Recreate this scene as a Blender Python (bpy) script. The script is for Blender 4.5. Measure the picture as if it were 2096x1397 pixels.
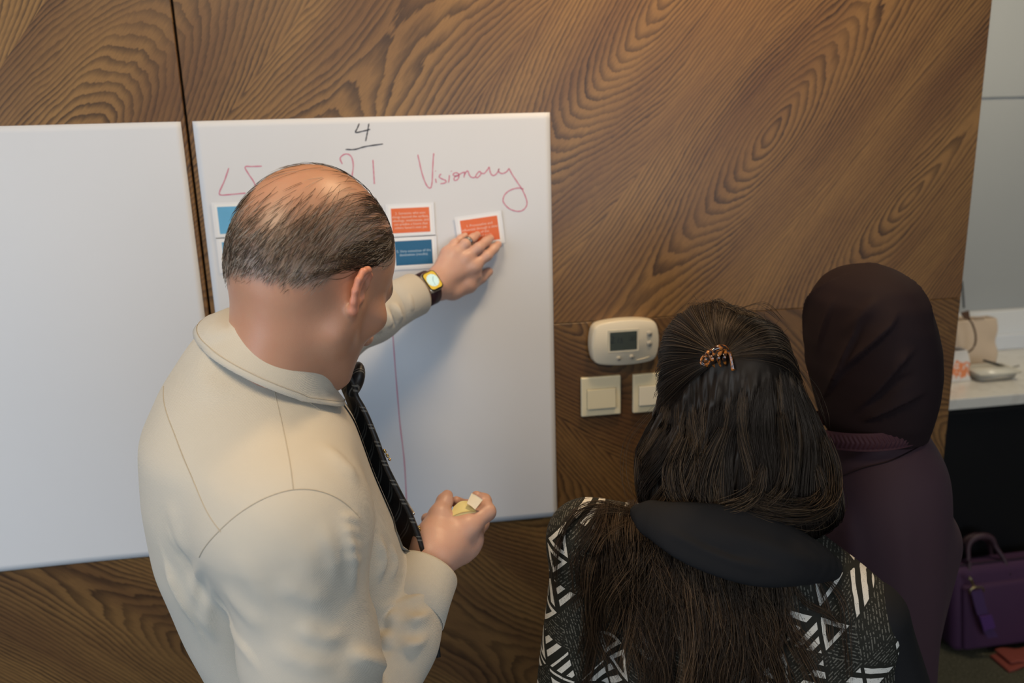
import bpy, bmesh, math, random
import numpy as np
from mathutils import Vector, Matrix

for _o in list(bpy.data.objects):
    bpy.data.objects.remove(_o, do_unlink=True)
SC = bpy.context.scene
COL = SC.collection

# ------------------------------------------------------------------ camera
FPX = 1640.0                                   # focal length in pixels of the 2096 x 1397 frame
RC = np.array([[0.98696, -0.06642, 0.14665], [-0.15822, -0.23178, 0.95981], [-0.02976, -0.9705, -0.23927]])
CAM = np.array([0.0, -1.58, 1.85])
cam_d = bpy.data.cameras.new('camera')
cam = bpy.data.objects.new('camera', cam_d); COL.objects.link(cam)
cam_d.sensor_width = 36.0
cam_d.lens = 36.0 * FPX / 2096.0
_m = np.eye(4); _m[:3, 0] = RC[:, 0]; _m[:3, 1] = -RC[:, 1]; _m[:3, 2] = -RC[:, 2]; _m[:3, 3] = CAM
cam.matrix_world = Matrix(_m.tolist())
cam_d.clip_start = 0.05
cam_d.dof.use_dof = True
cam_d.dof.focus_distance = 0.98
cam_d.dof.aperture_fstop = 4.5
SC.camera = cam

# ------------------------------------------------------------------ world, lights, exposure
SC.view_settings.view_transform = 'Standard'
SC.view_settings.look = 'None'
SC.view_settings.gamma = 1.0
SC.view_settings.use_curve_mapping = False
SC.view_settings.exposure = 0.0
wd = bpy.data.worlds.new('world'); SC.world = wd; wd.use_nodes = True
wd.node_tree.nodes['Background'].inputs[0].default_value = (0.62, 0.72, 0.88, 1)
wd.node_tree.nodes['Background'].inputs[1].default_value = 0.16

def area_light(name, loc, target, sx, sy, power, color):
    d = bpy.data.lights.new(name, 'AREA'); d.shape = 'RECTANGLE'; d.size = sx; d.size_y = sy
    d.energy = power; d.color = color
    o = bpy.data.objects.new(name, d); COL.objects.link(o)
    o.location = loc
    o.rotation_euler = (Vector(target) - Vector(loc)).to_track_quat('-Z', 'Y').to_euler()
    return o
area_light('window_daylight_fill', (-3.4, -2.4, 1.6), (0.2, -0.2, 1.3), 2.6, 1.9, 62, (0.58, 0.76, 1.0))
area_light('window_daylight_fill', (1.2, -5.2, 1.7), (0.2, -0.2, 1.4), 3.4, 1.8, 74, (0.82, 0.90, 1.0))  # added front fill light, standing in for unseen windows behind the camera
area_light('ceiling_lamp_light', (-0.55, -1.35, 2.75), (-0.45, -0.9, 0), 0.45, 0.45, 17, (1.0, 0.78, 0.52))
area_light('ceiling_lamp_light', (0.60, -0.42, 2.75), (0.60, -0.30, 0), 0.18, 0.18, 12, (1.0, 0.70, 0.40))
area_light('ceiling_lamp_light', (2.4, 0.5, 2.75), (2.4, 1.1, 0.9), 0.4, 0.4, 16, (1.0, 0.86, 0.66))

# ------------------------------------------------------------------ small helpers
def at(px, py, Y=0.0):
    """point of the room at depth Y that the 2096 x 1397 frame shows at px, py"""
    d = RC @ np.array([px - 1048.0, py - 698.5, FPX])
    return CAM + d * ((Y - CAM[1]) / d[1])
def unit(v):
    v = np.asarray(v, float); return v / np.linalg.norm(v)

def tag(o, label=None, cat=None, group=None, kind=None):
    if label: o['label'] = label
    if cat: o['category'] = cat
    if group: o['group'] = group
    if kind: o['kind'] = kind
    return o
def empty(name, loc, label=None, cat=None, group=None):
    o = bpy.data.objects.new(name, None); COL.objects.link(o); o.location = Vector(loc)
    o.empty_display_size = 0.05
    return tag(o, label, cat, group)
def obj_from(name, verts, faces, mat, parent=None, smooth=True, cols=None, loops=None):
    """verts (n,3) world, faces list or (m,k) array -> one mesh object"""
    me = bpy.data.meshes.new(name)
    verts = np.asarray(verts, np.float32).reshape(-1, 3)
    base = np.zeros(3)
    if parent is not None:
        q = parent
        while q is not None:
            base = base + np.array(q.location); q = q.parent
    v = (verts - base.astype(np.float32))
    if isinstance(faces, np.ndarray):
        k = faces.shape[1]
        me.vertices.add(len(v)); me.vertices.foreach_set('co', v.ravel())
        me.loops.add(faces.size); me.loops.foreach_set('vertex_index', faces.astype(np.int32).ravel())
        me.polygons.add(len(faces)); me.polygons.foreach_set('loop_start', np.arange(0, faces.size, k, dtype=np.int32))
        me.update(calc_edges=True); me.validate()
    else:
        me.from_pydata(v.tolist(), [], faces); me.update()
    if smooth: me.polygons.foreach_set('use_smooth', np.ones(len(me.polygons), bool))
    if cols is not None:
        a = me.color_attributes.new('col', 'FLOAT_COLOR', 'POINT')
        c = np.ones((len(me.vertices), 4), np.float32); c[:, :cols.shape[1]] = cols
        a.data.foreach_set('color', c.ravel())
    for m in (mat if isinstance(mat, (list, tuple)) else [mat]): me.materials.append(m)
    o = bpy.data.objects.new(name, me); COL.objects.link(o)
    if parent is not None: o.parent = parent
    return o
def bm_obj(name, bm, mat, parent=None, smooth=False):
    vs = np.array([v.co[:] for v in bm.verts]); bm.verts.index_update()
    fs = [[v.index for v in f.verts] for f in bm.faces]; bm.free()
    return obj_from(name, vs, fs, mat, parent, smooth)
def box_bm(lo, hi, bev=0.0, seg=2):
    bm = bmesh.new(); bmesh.ops.create_cube(bm, size=1.0)
    lo = np.array(lo, float); hi = np.array(hi, float); c = (lo + hi) / 2; s = hi - lo
    for v in bm.verts: v.co = Vector((c[0] + v.co.x * s[0], c[1] + v.co.y * s[1], c[2] + v.co.z * s[2]))
    if bev > 0: bmesh.ops.bevel(bm, geom=bm.edges[:], offset=bev, segments=seg, affect='EDGES', profile=0.5)
    return bm
def box(name, lo, hi, mat, parent=None, bev=0.0, seg=2, smooth=False):
    return bm_obj(name, box_bm(lo, hi, bev, seg), mat, parent, smooth)
def tube_arrays(paths, rad, sides=3, taper=True):
    """paths (n,k,3), rad scalar or (n,) -> verts, quads of n thin tubes"""
    paths = np.asarray(paths, np.float32); n, k, _ = paths.shape
    t = np.gradient(paths, axis=1); t /= np.linalg.norm(t, axis=2, keepdims=True) + 1e-9
    ref = np.where(np.abs(t[..., 2:3]) > 0.9, np.array([1, 0, 0], np.float32), np.array([0, 0, 1], np.float32))
    a = np.cross(t, ref); a /= np.linalg.norm(a, axis=2, keepdims=True) + 1e-9
    b = np.cross(t, a)
    r = np.broadcast_to(np.asarray(rad, np.float32).reshape(-1, 1) if np.ndim(rad) == 1 else np.asarray(rad, np.float32), (n, k)).copy()
    if taper is True:
        s = np.linspace(0, 1, k); r = r * np.clip(np.minimum(0.6 + s * 3, (1 - s) * 4 + 0.12), 0, 1)
    ang = np.arange(sides) * 2 * np.pi / sides
    V = paths[:, :, None] + r[:, :, None, None] * (np.cos(ang)[None, None, :, None] * a[:, :, None] + np.sin(ang)[None, None, :, None] * b[:, :, None])
    idx = np.arange(n * k * sides).reshape(n, k, sides)
    q = np.stack([idx[:, :-1], np.roll(idx[:, :-1], -1, 2), np.roll(idx[:, 1:], -1, 2), idx[:, 1:]], -1)
    return V.reshape(-1, 3), q.reshape(-1, 4)
def catmull(pts, n):
    p = np.asarray(pts, float); m = len(p)
    if m < 3: s = np.linspace(0, 1, n)[:, None]; return p[0] * (1 - s) + p[-1] * s
    e = np.vstack([2 * p[0] - p[1], p, 2 * p[-1] - p[-2]])
    s = np.linspace(0, m - 1 - 1e-9, n); i = s.astype(int); f = (s - i)[:, None]
    a, b, c, d = e[i], e[i + 1], e[i + 2], e[i + 3]
    return 0.5 * (2 * b + (c - a) * f + (2 * a - 5 * b + 4 * c - d) * f ** 2 + (3 * b - a - 3 * c + d) * f ** 3)
def tube(name, pts, rad, mat, parent=None, n=24, sides=8, taper=False):
    path = catmull(pts, n)[None]
    r = np.interp(np.linspace(0, 1, n), np.linspace(0, 1, len(rad)), rad)[None] if np.ndim(rad) else np.full((1, n), rad)
    V, q = tube_arrays(path, r, sides, taper)
    fs = q.tolist(); fs.append(list(range(sides))[::-1]); fs.append(list(range((n - 1) * sides, n * sides)))
    return obj_from(name, V, fs, mat, parent, True)
def grid_faces(nu, nv, wrap_u=False):
    idx = np.arange(nu * nv).reshape(nu, nv)
    a = idx if wrap_u else idx[:-1]
    b = np.roll(idx, -1, 0) if wrap_u else idx[1:]
    return np.stack([a[:, :-1], b[:, :-1], b[:, 1:], a[:, 1:]], -1).reshape(-1, 4)
# ------------------------------------------------------------------ procedural materials
class NT:
    def __init__(s, name):
        s.m = bpy.data.materials.new(name); s.m.use_nodes = True
        s.t = s.m.node_tree; s.p = s.t.nodes['Principled BSDF']
    def n(s, typ, **kw):
        nd = s.t.nodes.new('ShaderNode' + typ)
        for k, v in kw.items(): setattr(nd, k, v)
        return nd
    def link(s, a, b): s.t.links.new(a, b)
    def put(s, inp, v):
        if isinstance(v, bpy.types.NodeSocket): s.link(v, inp)
        else: inp.default_value = v
    def math(s, op, a, b=0.0, c=None, clamp=False):
        nd = s.n('Math', operation=op); nd.use_clamp = clamp
        s.put(nd.inputs[0], a); s.put(nd.inputs[1], b)
        if c is not None: s.put(nd.inputs[2], c)
        return nd.outputs[0]
    def pos(s, out='Object'): return s.n('TexCoord').outputs[out]
    def xyz(s, v):
        nd = s.n('SeparateXYZ'); s.link(v, nd.inputs[0]); return nd.outputs[0], nd.outputs[1], nd.outputs[2]
    def comb(s, x, y, z=0.0):
        nd = s.n('CombineXYZ'); s.put(nd.inputs[0], x); s.put(nd.inputs[1], y); s.put(nd.inputs[2], z); return nd.outputs[0]
    def noise(s, vec, scale, detail=2.0, rough=0.5, color=False):
        nd = s.n('TexNoise'); s.put(nd.inputs['Vector'], vec); nd.inputs['Scale'].default_value = scale
        nd.inputs['Detail'].default_value = detail; nd.inputs['Roughness'].default_value = rough
        return nd.outputs['Color' if color else 'Fac']
    def ramp(s, fac, stops, interp='LINEAR'):
        nd = s.n('ValToRGB'); nd.color_ramp.interpolation = interp; s.put(nd.inputs[0], fac)
        e = nd.color_ramp.elements
        while len(e) < len(stops): e.new(0.5)
        for q, (p, c) in zip(e, stops):
            q.position = p; q.color = (c, c, c, 1) if np.ndim(c) == 0 else (*c, 1)
        return nd.outputs[0]
    def mix(s, fac, a, b, mode='MIX'):
        nd = s.n('Mix', data_type='RGBA', blend_type=mode); s.put(nd.inputs[0], fac)
        for i, v in ((6, a), (7, b)):
            s.put(nd.inputs[i], v if isinstance(v, bpy.types.NodeSocket) else (*v, 1) if len(v) == 3 else v)
        return nd.outputs[2]
    def bump(s, h, strength=0.3, dist=0.001, prev=None):
        nd = s.n('Bump'); nd.inputs['Strength'].default_value = strength; nd.inputs['Distance'].default_value = dist
        s.put(nd.inputs['Height'], h)
        if prev is not None: s.link(prev, nd.inputs['Normal'])
        s.link(nd.outputs[0], s.p.inputs['Normal']); return nd.outputs[0]
    def attr(s, name='col'):
        nd = s.n('Attribute'); nd.attribute_name = name; return nd.outputs['Color']
    def base(s, v): s.put(s.p.inputs['Base Color'], v if isinstance(v, bpy.types.NodeSocket) else (*v, 1) if len(v) == 3 else v)
    def set(s, **kw):
        for k, v in kw.items(): s.put(s.p.inputs[k.replace('_', ' ')], v)
        return s

def plain(name, col, rough=0.5, spec=0.5, metal=0.0, var=0.06, scale=40, **kw):
    t = NT(name)
    n = t.noise(t.pos(), scale, 3)
    c = np.array(col)
    t.base(t.mix(n, tuple(c * (1 - var)), tuple(np.minimum(c * (1 + var), 1))))
    t.set(Roughness=rough, Metallic=metal); t.p.inputs['Specular IOR Level'].default_value = spec
    for k, v in kw.items(): t.p.inputs[k.replace('_', ' ')].default_value = v
    return t.m

def wood(name, ang, v0, u0, tone=1.0, L=1.9):
    t = NT(name); x, y, z = t.xyz(t.pos())
    ca, sa = math.cos(ang), math.sin(ang); M = t.math
    u = M('SUBTRACT', M('ADD', M('MULTIPLY', x, ca), M('MULTIPLY', z, sa)), u0)
    v = M('SUBTRACT', M('ADD', M('MULTIPLY', x, -sa), M('MULTIPLY', z, ca)), v0)
    W = 0.34
    vl = M('ADD', M('DIVIDE', v, W), 0.5)
    leaf = M('FLOOR', vl)
    vc = M('MULTIPLY', M('SUBTRACT', M('SUBTRACT', vl, leaf), 0.5), W)
    wn = t.n('TexWhiteNoise', noise_dimensions='1D'); t.put(wn.inputs['W'], leaf); rnd = wn.outputs['Value']
    isz = M('MINIMUM', M('ABSOLUTE', leaf), 1.0)
    us = M('ADD', u, M('MULTIPLY', M('MULTIPLY', rnd, isz), 0.9))
    lowv = t.comb(M('MULTIPLY', us, 1.6), M('MULTIPLY', v, 6.0), M('MULTIPLY', leaf, 3.7))
    n1 = M('SUBTRACT', t.noise(lowv, 1.5, 2), 0.5)
    n1b = M('SUBTRACT', t.noise(t.comb(M('MULTIPLY', us, 7.0), M('MULTIPLY', v, 26.0), leaf), 1.3, 3), 0.5)
    n2 = M('SUBTRACT', t.noise(t.comb(M('MULTIPLY', us, 22.0), M('MULTIPLY', v, 220.0), leaf), 1.0, 3), 0.5)
    B = M('ADD', M('ADD', M('MULTIPLY', M('SINE', M('MULTIPLY', us, 2 * math.pi / L)), 0.17), M('MULTIPLY', n1, 0.05)), M('MULTIPLY', isz, M('SUBTRACT', M('MULTIPLY', M('GREATER_THAN', rnd, 0.5), 0.24), 0.12)))
    vd = M('ADD', vc, M('MULTIPLY', n1, 0.035))
    A = 1.75
    va = M('MULTIPLY', vd, A)
    ph = M('SQRT', M('ADD', M('MULTIPLY', va, va), M('MULTIPLY', B, B)))
    ph = M('ADD', M('ADD', M('DIVIDE', ph, 0.0150), M('MULTIPLY', n1b, 1.1)), M('MULTIPLY', n2, 0.35))
    # ring width grows toward the centre of the leaf
    ph = M('MULTIPLY', M('POWER', ph, 1.12), 0.78)
    fr = M('FRACT', ph)
    line = t.ramp(fr, [(0.0, 0.0), (0.34, 0.06), (0.70, 0.72), (0.90, 1.0), (1.0, 0.0)])
    ringn = t.n('TexWhiteNoise', noise_dimensions='2D'); t.put(ringn.inputs['Vector'], t.comb(M('FLOOR', ph), leaf))
    amt = M('ADD', M('MULTIPLY', ringn.outputs['Value'], 0.40), 0.58)
    patch = t.ramp(t.noise(t.comb(M('MULTIPLY', us, 3.0), M('MULTIPLY', v, 12.0), 5.0), 1.0, 2), [(0.3, 0.55), (0.65, 1.0)])
    line = M('MULTIPLY', M('MULTIPLY', line, amt), patch)
    pores = t.ramp(t.noise(t.comb(M('MULTIPLY', us, 45.0), M('MULTIPLY', v, 900.0), leaf), 1.0, 2), [(0.40, 1.0), (0.56, 0.0)])
    cl = t.noise(t.comb(M('MULTIPLY', us, 1.6), M('MULTIPLY', v, 7.0), 2.0), 1.0, 3)
    base = t.mix(t.ramp(cl, [(0.32, 0.0), (0.68, 1.0)]), (0.165 * tone, 0.080 * tone, 0.032 * tone), (0.31 * tone, 0.168 * tone, 0.056 * tone))
    base = t.mix(M('MULTIPLY', pores, 0.22), base, (0.06 * tone, 0.033 * tone, 0.02 * tone))
    col = t.mix(line, base, (0.030 * tone, 0.0155 * tone, 0.010 * tone))
    t.base(col)
    t.set(Roughness=0.38); t.p.inputs['Specular IOR Level'].default_value = 0.36
    t.bump(M('ADD', M('MULTIPLY', line, -1.0), M('MULTIPLY', pores, -0.4)), 0.12, 0.0006)
    return t.m

def cloth(name, col, col2, thread=0.0012, rough=0.85, sheen=0.2, strength=0.35, diag=True, spec=0.25):
    t = NT(name); x, y, z = t.xyz(t.pos()); M = t.math
    s = M('ADD', M('ADD', M('MULTIPLY', x, 0.62), M('MULTIPLY', y, 0.62)), M('MULTIPLY', z, 1.0 if diag else 0.0))
    w = M('SINE', M('MULTIPLY', s, 2 * math.pi / thread))
    w2 = M('SINE', M('MULTIPLY', M('ADD', M('SUBTRACT', x, y), M('MULTIPLY', z, -0.6)), 2 * math.pi / (thread * 0.9)))
    ww = M('MULTIPLY', M('ADD', w, w2), 0.5)
    big = t.noise(t.pos(), 9, 3)
    c = t.mix(big, col, col2)
    c = t.mix(M('MULTIPLY', M('ADD', M('MULTIPLY', ww, 0.5), 0.5), 0.22), c, tuple(np.array(col) * 0.62))
    t.base(c); t.set(Roughness=rough); t.p.inputs['Sheen Weight'].default_value = sheen
    t.p.inputs['Specular IOR Level'].default_value = spec
    t.bump(ww, strength, 0.0004)
    return t.m

def skin_mat(name):
    t = NT(name); a = t.attr('col')
    n = t.noise(t.pos(), 60, 4); n2 = t.noise(t.pos(), 900, 2)
    c = t.mix(t.math('MULTIPLY', t.math('SUBTRACT', n, 0.35), 0.5, clamp=True), a, t.mix(0.6, a, (0.42, 0.12, 0.07)))
    t.base(c); t.set(Roughness=0.42); t.p.inputs['Specular IOR Level'].default_value = 0.45
    t.p.inputs['Subsurface Weight'].default_value = 0.12
    t.p.inputs['Subsurface Radius'].default_value = (0.006, 0.002, 0.001)
    t.p.inputs['Subsurface Scale'].default_value = 1.0
    t.bump(t.math('ADD', n2, t.math('MULTIPLY', n, 0.8)), 0.25, 0.0006)
    return t.m

def hair_mat(name, rough=0.42, spec=0.34):
    t = NT(name); t.base(t.attr('col')); t.set(Roughness=rough)
    t.p.inputs['Specular IOR Level'].default_value = spec; t.p.inputs['Specular Tint'].default_value = (1.0, 0.80, 0.62, 1)
    return t.m

def triangle_print(name):
    """black cloth with off-white hatched triangles of a triangular grid, thin grey hatching between"""
    t = NT(name); x, y, z = t.xyz(t.pos()); M = t.math
    wob = M('MULTIPLY', M('SUBTRACT', t.noise(t.pos(), 30, 2), 0.5), 0.004)
    x = M('ADD', M('SUBTRACT', x, M('MULTIPLY', y, 0.6)), wob); z = M('ADD', z, wob)
    S = 0.044
    ds = []
    for k in range(3):
        a = math.radians(14 + 60 * k)
        ds.append(M('DIVIDE', M('ADD', M('MULTIPLY', x, math.cos(a)), M('MULTIPLY', z, math.sin(a))), S))
    fl = [M('FLOOR', d) for d in ds]
    wn = t.n('TexWhiteNoise', noise_dimensions='3D'); t.link(t.comb(*fl), wn.inputs['Vector'])
    r1, r2, r3 = t.xyz(wn.outputs['Color'])
    # stripes run along one edge direction, picked per triangle
    def pick(r, a, b, c):
        s1 = M('GREATER_THAN', r, 0.33); s2 = M('GREATER_THAN', r, 0.66)
        ab = M('ADD', M('MULTIPLY', a, M('SUBTRACT', 1.0, s1)), M('MULTIPLY', b, s1))
        return M('ADD', M('MULTIPLY', ab, M('SUBTRACT', 1.0, s2)), M('MULTIPLY', c, s2))
    sd = pick(r1, *ds)
    thick = M('LESS_THAN', M('FRACT', M('MULTIPLY', sd, 3.1)), 0.52)
    # nested outline triangles
    edge = None
    for d, f in zip(ds, fl):
        fr = M('SUBTRACT', d, f); e = M('MINIMUM', fr, M('SUBTRACT', 1.0, fr))
        edge = e if edge is None else M('MINIMUM', edge, e)
    inside = M('GREATER_THAN', edge, 0.055)
    nested = M('MULTIPLY', M('LESS_THAN', M('ABSOLUTE', M('SUBTRACT', edge, 0.13)), 0.055), 1.0)
    usen = M('GREATER_THAN', r2, 0.72)
    motif = M('ADD', M('MULTIPLY', thick, M('SUBTRACT', 1.0, usen)), M('MULTIPLY', nested, usen))
    white_on = M('LESS_THAN', r3, 0.46)
    rag = M('GREATER_THAN', t.noise(t.pos(), 600, 2), 0.33)
    white = M('MULTIPLY', M('MULTIPLY', M('MULTIPLY', motif, white_on), inside), rag)
    thin = M('LESS_THAN', M('FRACT', M('MULTIPLY', pick(r2, *ds), 11.0)), 0.38)
    thin = M('MULTIPLY', M('MULTIPLY', thin, M('GREATER_THAN', t.noise(t.pos(), 260, 2), 0.5)), M('SUBTRACT', 1.0, white_on))
    c = t.mix(M('MULTIPLY', thin, 0.75), (0.016, 0.016, 0.012), (0.15, 0.145, 0.12))
    c = t.mix(white, c, (0.60, 0.58, 0.52))
    t.base(c); t.set(Roughness=0.8); t.p.inputs['Specular IOR Level'].default_value = 0.2
    t.bump(M('ADD', white, t.noise(t.pos(), 700, 2)), 0.2, 0.0005)
    return t.m

M_SKIN = skin_mat('skin')
M_HAIR = hair_mat('dark_hair')
M_HAIR2 = hair_mat('short_hair', 0.5, 0.4)
M_SHIRT = cloth('cream_twill', (0.545, 0.505, 0.42), (0.585, 0.545, 0.465), 0.0016, 0.85, 0.1, 0.5)
M_SEAM = plain('cream_stitching', (0.44, 0.385, 0.30), 0.9, 0.1)
M_BLACKCL = cloth('black_cloth', (0.010, 0.010, 0.011), (0.013, 0.013, 0.014), 0.001, 0.75, 0.0, 0.2, True, 0.12)
M_PRINT = triangle_print('triangle_print')
M_HIJAB = cloth('dark_plum_jersey', (0.0135, 0.0075, 0.0085), (0.017, 0.0095, 0.011), 0.0011, 0.75, 0.0, 0.2, True, 0.12)
M_ABAYA = cloth('plum_crepe', (0.040, 0.0195, 0.026), (0.046, 0.023, 0.031), 0.0013, 0.65, 0.02, 0.25, True, 0.2)
M_BAND = cloth('burgundy_band', (0.040, 0.0135, 0.020), (0.048, 0.017, 0.025), 0.001, 0.6, 0.02, 0.3, True, 0.2)
M_TROUSER = cloth('navy_trouser', (0.012, 0.013, 0.018), (0.015, 0.016, 0.022))
M_SHOE = plain('black_leather', (0.012, 0.011, 0.01), 0.3)
M_PAPER = plain('flip_chart_paper', (0.66, 0.67, 0.68), 0.75, 0.2, var=0.008, scale=14)
M_PINK = plain('red_marker_ink', (0.60, 0.22, 0.30), 0.8, 0.1)
M_INK = plain('black_marker_ink', (0.05, 0.05, 0.06), 0.8, 0.1)
M_WHITEPL = plain('cream_plastic', (0.70, 0.66, 0.54), 0.35, var=0.01)
M_SWITCH = plain('ivory_switch_plastic', (0.72, 0.67, 0.48), 0.33, var=0.01)
M_SWITCH2 = plain('ivory_rocker_plastic', (0.66, 0.61, 0.43), 0.3, var=0.01)
M_DARKGAP = plain('dark_gap', (0.012, 0.009, 0.007), 0.9, 0.1)
# ------------------------------------------------------------------ the room
XG, XE, ZS = -0.3433, 1.2573, 1.487          # groove, right end of the timber wall, chevron joint
kn = at(1578, 275); A_UP = math.radians(50)
_u = lambda p, a: p[0] * math.cos(a) + p[2] * math.sin(a)
_v = lambda p, a: -p[0] * math.sin(a) + p[2] * math.cos(a)
W_UP = wood('veneer_rising_grain', A_UP, _v(kn, A_UP), _u(kn, A_UP), 0.93)
W_DN = wood('veneer_falling_grain', -math.radians(40), 0.35, 0.2, 0.70)  # lower panels toned darker: their weaker window reflection is put into the colour
wall = box('wall_back', (-3.2, 0.014, 0), (XE - 0.004, 0.16, 2.8), M_DARKGAP); tag(wall, 'dark brown timber veneered wall with diagonal chevron grain', None, None, 'structure')
gap = 0.0022
for nm, x0, x1, z0, z1, m in (('wood_panel', -3.2, XG - gap, ZS, 2.8, W_UP), ('wood_panel', XG + gap, XE, ZS, 2.8, W_UP),
                              ('wood_panel', -3.2, XG - gap, 0.0, ZS, W_DN), ('wood_panel', XG + gap, XE, 0.0, ZS, W_DN)):
    box(nm, (x0, 0.0, z0 + 0.0002), (x1, 0.0145, z1 - 0.0002), m, wall, 0.0012, 1)
box('edge_strip', (XG + gap - 0.0006, 0.0035, 0.0), (XG + gap + 0.0004, 0.0142, 2.8), plain('edge_band', (0.10, 0.065, 0.035), 0.5), wall)

t = NT('grey_carpet'); n1 = t.noise(t.pos(), 160, 4, 0.7); n2 = t.noise(t.pos(), 14, 3)
t.base(t.mix(t.ramp(n1, [(0.35, 0.0), (0.68, 1.0)]), (0.040, 0.037, 0.023), t.mix(n2, (0.16, 0.15, 0.10), (0.22, 0.205, 0.14))))
t.set(Roughness=1.0); t.p.inputs['Specular IOR Level'].default_value = 0.05; t.bump(n1, 1.0, 0.006)
tag(box('floor', (-5, -6, -0.05), (6, 1.62, 0.0), t.m), 'olive grey looped carpet floor', None, None, 'structure')
tag(box('ceiling', (-5, -6, 2.8), (6, 1.62, 2.86), plain('ceiling_white', (0.55, 0.55, 0.54), 0.9)), 'white ceiling above the room', None, None, 'structure')
M_GREYW = plain('grey_wall_panel', (0.36, 0.375, 0.37), 0.55, 0.3, var=0.02, scale=5)
wf = tag(box('wall_far', (1.25, 1.505, 0), (6, 1.60, 2.8), plain('light_joint', (0.55, 0.57, 0.57), 0.6)), 'pale grey panelled wall behind the counter', None, None, 'structure')
box('wall_panel', (1.25, 1.488, 1.0), (6, 1.506, 1.967), M_GREYW, wf, 0.002, 1)
box('wall_panel', (1.25, 1.488, 1.975), (6, 1.506, 2.8), M_GREYW, wf, 0.002, 1)
tag(box('wall_right', (5.9, -6, 0), (6.0, 1.5, 2.8), M_GREYW), 'pale grey wall at the far right side', None, None, 'structure')

# ------------------------------------------------------------------ flip chart sheets
def sheet(name, x0, x1, z0, z1, label, bumps=()):
    nx, nz = 60, 70
    X, Z = np.meshgrid(np.linspace(x0, x1, nx), np.linspace(z0, z1, nz), indexing='ij')
    s = (X - x0) / (x1 - x0); q = (Z - z0) / (z1 - z0)
    lift = 0.0016 + 0.0012 * np.sin(s * 5 + q * 3) ** 2 + 0.004 * np.exp(-q * 14) * (0.6 + 0.4 * np.cos(s * 6))
    for bx, bz in bumps: lift = lift + 0.0012 * np.exp(-((X - bx) ** 2 + (Z - bz) ** 2) / 0.004 ** 2)
    F = np.stack([X, -lift, Z], -1).reshape(-1, 3); Bk = F.copy(); Bk[:, 1] += 0.0004
    n = nx * nz; f1 = grid_faces(nx, nz); idx = np.arange(n).reshape(nx, nz)
    ring = np.concatenate([idx[:, 0], idx[-1, 1:], idx[-2::-1, -1], idx[0, -2:0:-1]])
    side = np.stack([ring, np.roll(ring, -1), np.roll(ring, -1) + n, ring + n], 1)
    V = np.vstack([F, Bk]); Fc = np.vstack([f1, f1[:, ::-1] + n, side[:, ::-1]])
    o = obj_from(name, V, Fc, M_PAPER, None, True)
    tag(o, label, 'paper', 'flip chart sheets on the timber wall')
    fy = lambda x, z: -(0.0016 + 0.0012 * np.sin((x - x0) / (x1 - x0) * 5 + (z - z0) / (z1 - z0) * 3) ** 2 + 0.004 * np.exp(-(z - z0) / (z1 - z0) * 14) * (0.6 + 0.4 * np.cos((x - x0) / (x1 - x0) * 6)))
    return o, fy
ZT, ZB = 1.9068, 1.060
cn = at(1120, 1033)
p2, fy2 = sheet('flip_chart_sheet', -0.3326, 0.3285, ZB, ZT, 'white flip chart sheet with red marker handwriting and small cards on it', [(cn[0], cn[2]), (-0.32, 1.89), (0.315, 1.885)])
p1, fy1 = sheet('flip_chart_sheet', -1.014, -0.3525, ZB, ZT, 'blank white flip chart sheet on the left of the wall groove', [(-0.365, 1.89)])

def stroke(name, pts, w, mat, parent, n=60, lift=0.0004):
    P = catmull([at(x, y) for x, y in pts], n)
    d = np.gradient(P, axis=0)[:, [0, 2]]; d /= np.linalg.norm(d, axis=1, keepdims=True) + 1e-9
    nn = np.stack([-d[:, 1], d[:, 0]], 1)
    ww = w * (0.85 + 0.3 * np.sin(np.arange(n) * 0.37) ** 2)
    V = []
    for i in range(n):
        for s in (-1, 1):
            x = P[i, 0] + s * nn[i, 0] * ww[i] / 2; z = P[i, 2] + s * nn[i, 1] * ww[i] / 2
            V.append((x, fy2(x, z) - lift, z))
    F = np.array([[2 * i, 2 * i + 1, 2 * i + 3, 2 * i + 2] for i in range(n - 1)])
    return obj_from(name, V, F, mat, parent, False)
c2 = lambda L: [(840 + x / 7.486, 300 + y / 7.486) for x, y in L]
c8 = lambda L: [(380 + x / 2.687, 220 + y / 2.687) for x, y in L]
word = [[(112, 122), (130, 200), (160, 340), (200, 480), (245, 585), (285, 630), (310, 628), (325, 590), (335, 500), (340, 350), (350, 180), (358, 100)],
        [(385, 490), (390, 525), (397, 552)], [(381, 368), (388, 378)],
        [(472, 418), (445, 440), (448, 472), (500, 500), (540, 518), (545, 540), (510, 560), (460, 565)],
        [(597, 435), (592, 490), (583, 550)], [(624, 370), (632, 380)],
        [(745, 430), (720, 450), (680, 450), (655, 430), (665, 408), (700, 398), (732, 412), (744, 450), (730, 490), (700, 515), (672, 510), (668, 485), (690, 450), (740, 430), (790, 400), (835, 388)],
        [(835, 388), (825, 430), (820, 470)],
        [(823, 440), (850, 390), (875, 370), (890, 400), (905, 440), (930, 465), (965, 475), (1000, 460)],
        [(1080, 405), (1060, 378), (1035, 395), (1010, 430), (998, 460), (1020, 475), (1050, 455), (1075, 425), (1085, 402), (1110, 412), (1140, 400), (1180, 350), (1205, 308)],
        [(1205, 308), (1212, 350), (1225, 400), (1250, 435), (1275, 440), (1310, 420), (1340, 380), (1358, 335)],
        [(1356, 335), (1346, 370), (1370, 400), (1410, 410), (1460, 390), (1490, 360), (1506, 330)],
        [(1506, 330), (1560, 430), (1640, 550), (1700, 640), (1750, 740), (1780, 830), (1780, 890), (1750, 945), (1700, 980), (1640, 988), (1560, 970), (1490, 930), (1430, 860), (1418, 810), (1440, 740), (1500, 680), (1580, 645), (1660, 632), (1730, 648)]]
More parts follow.
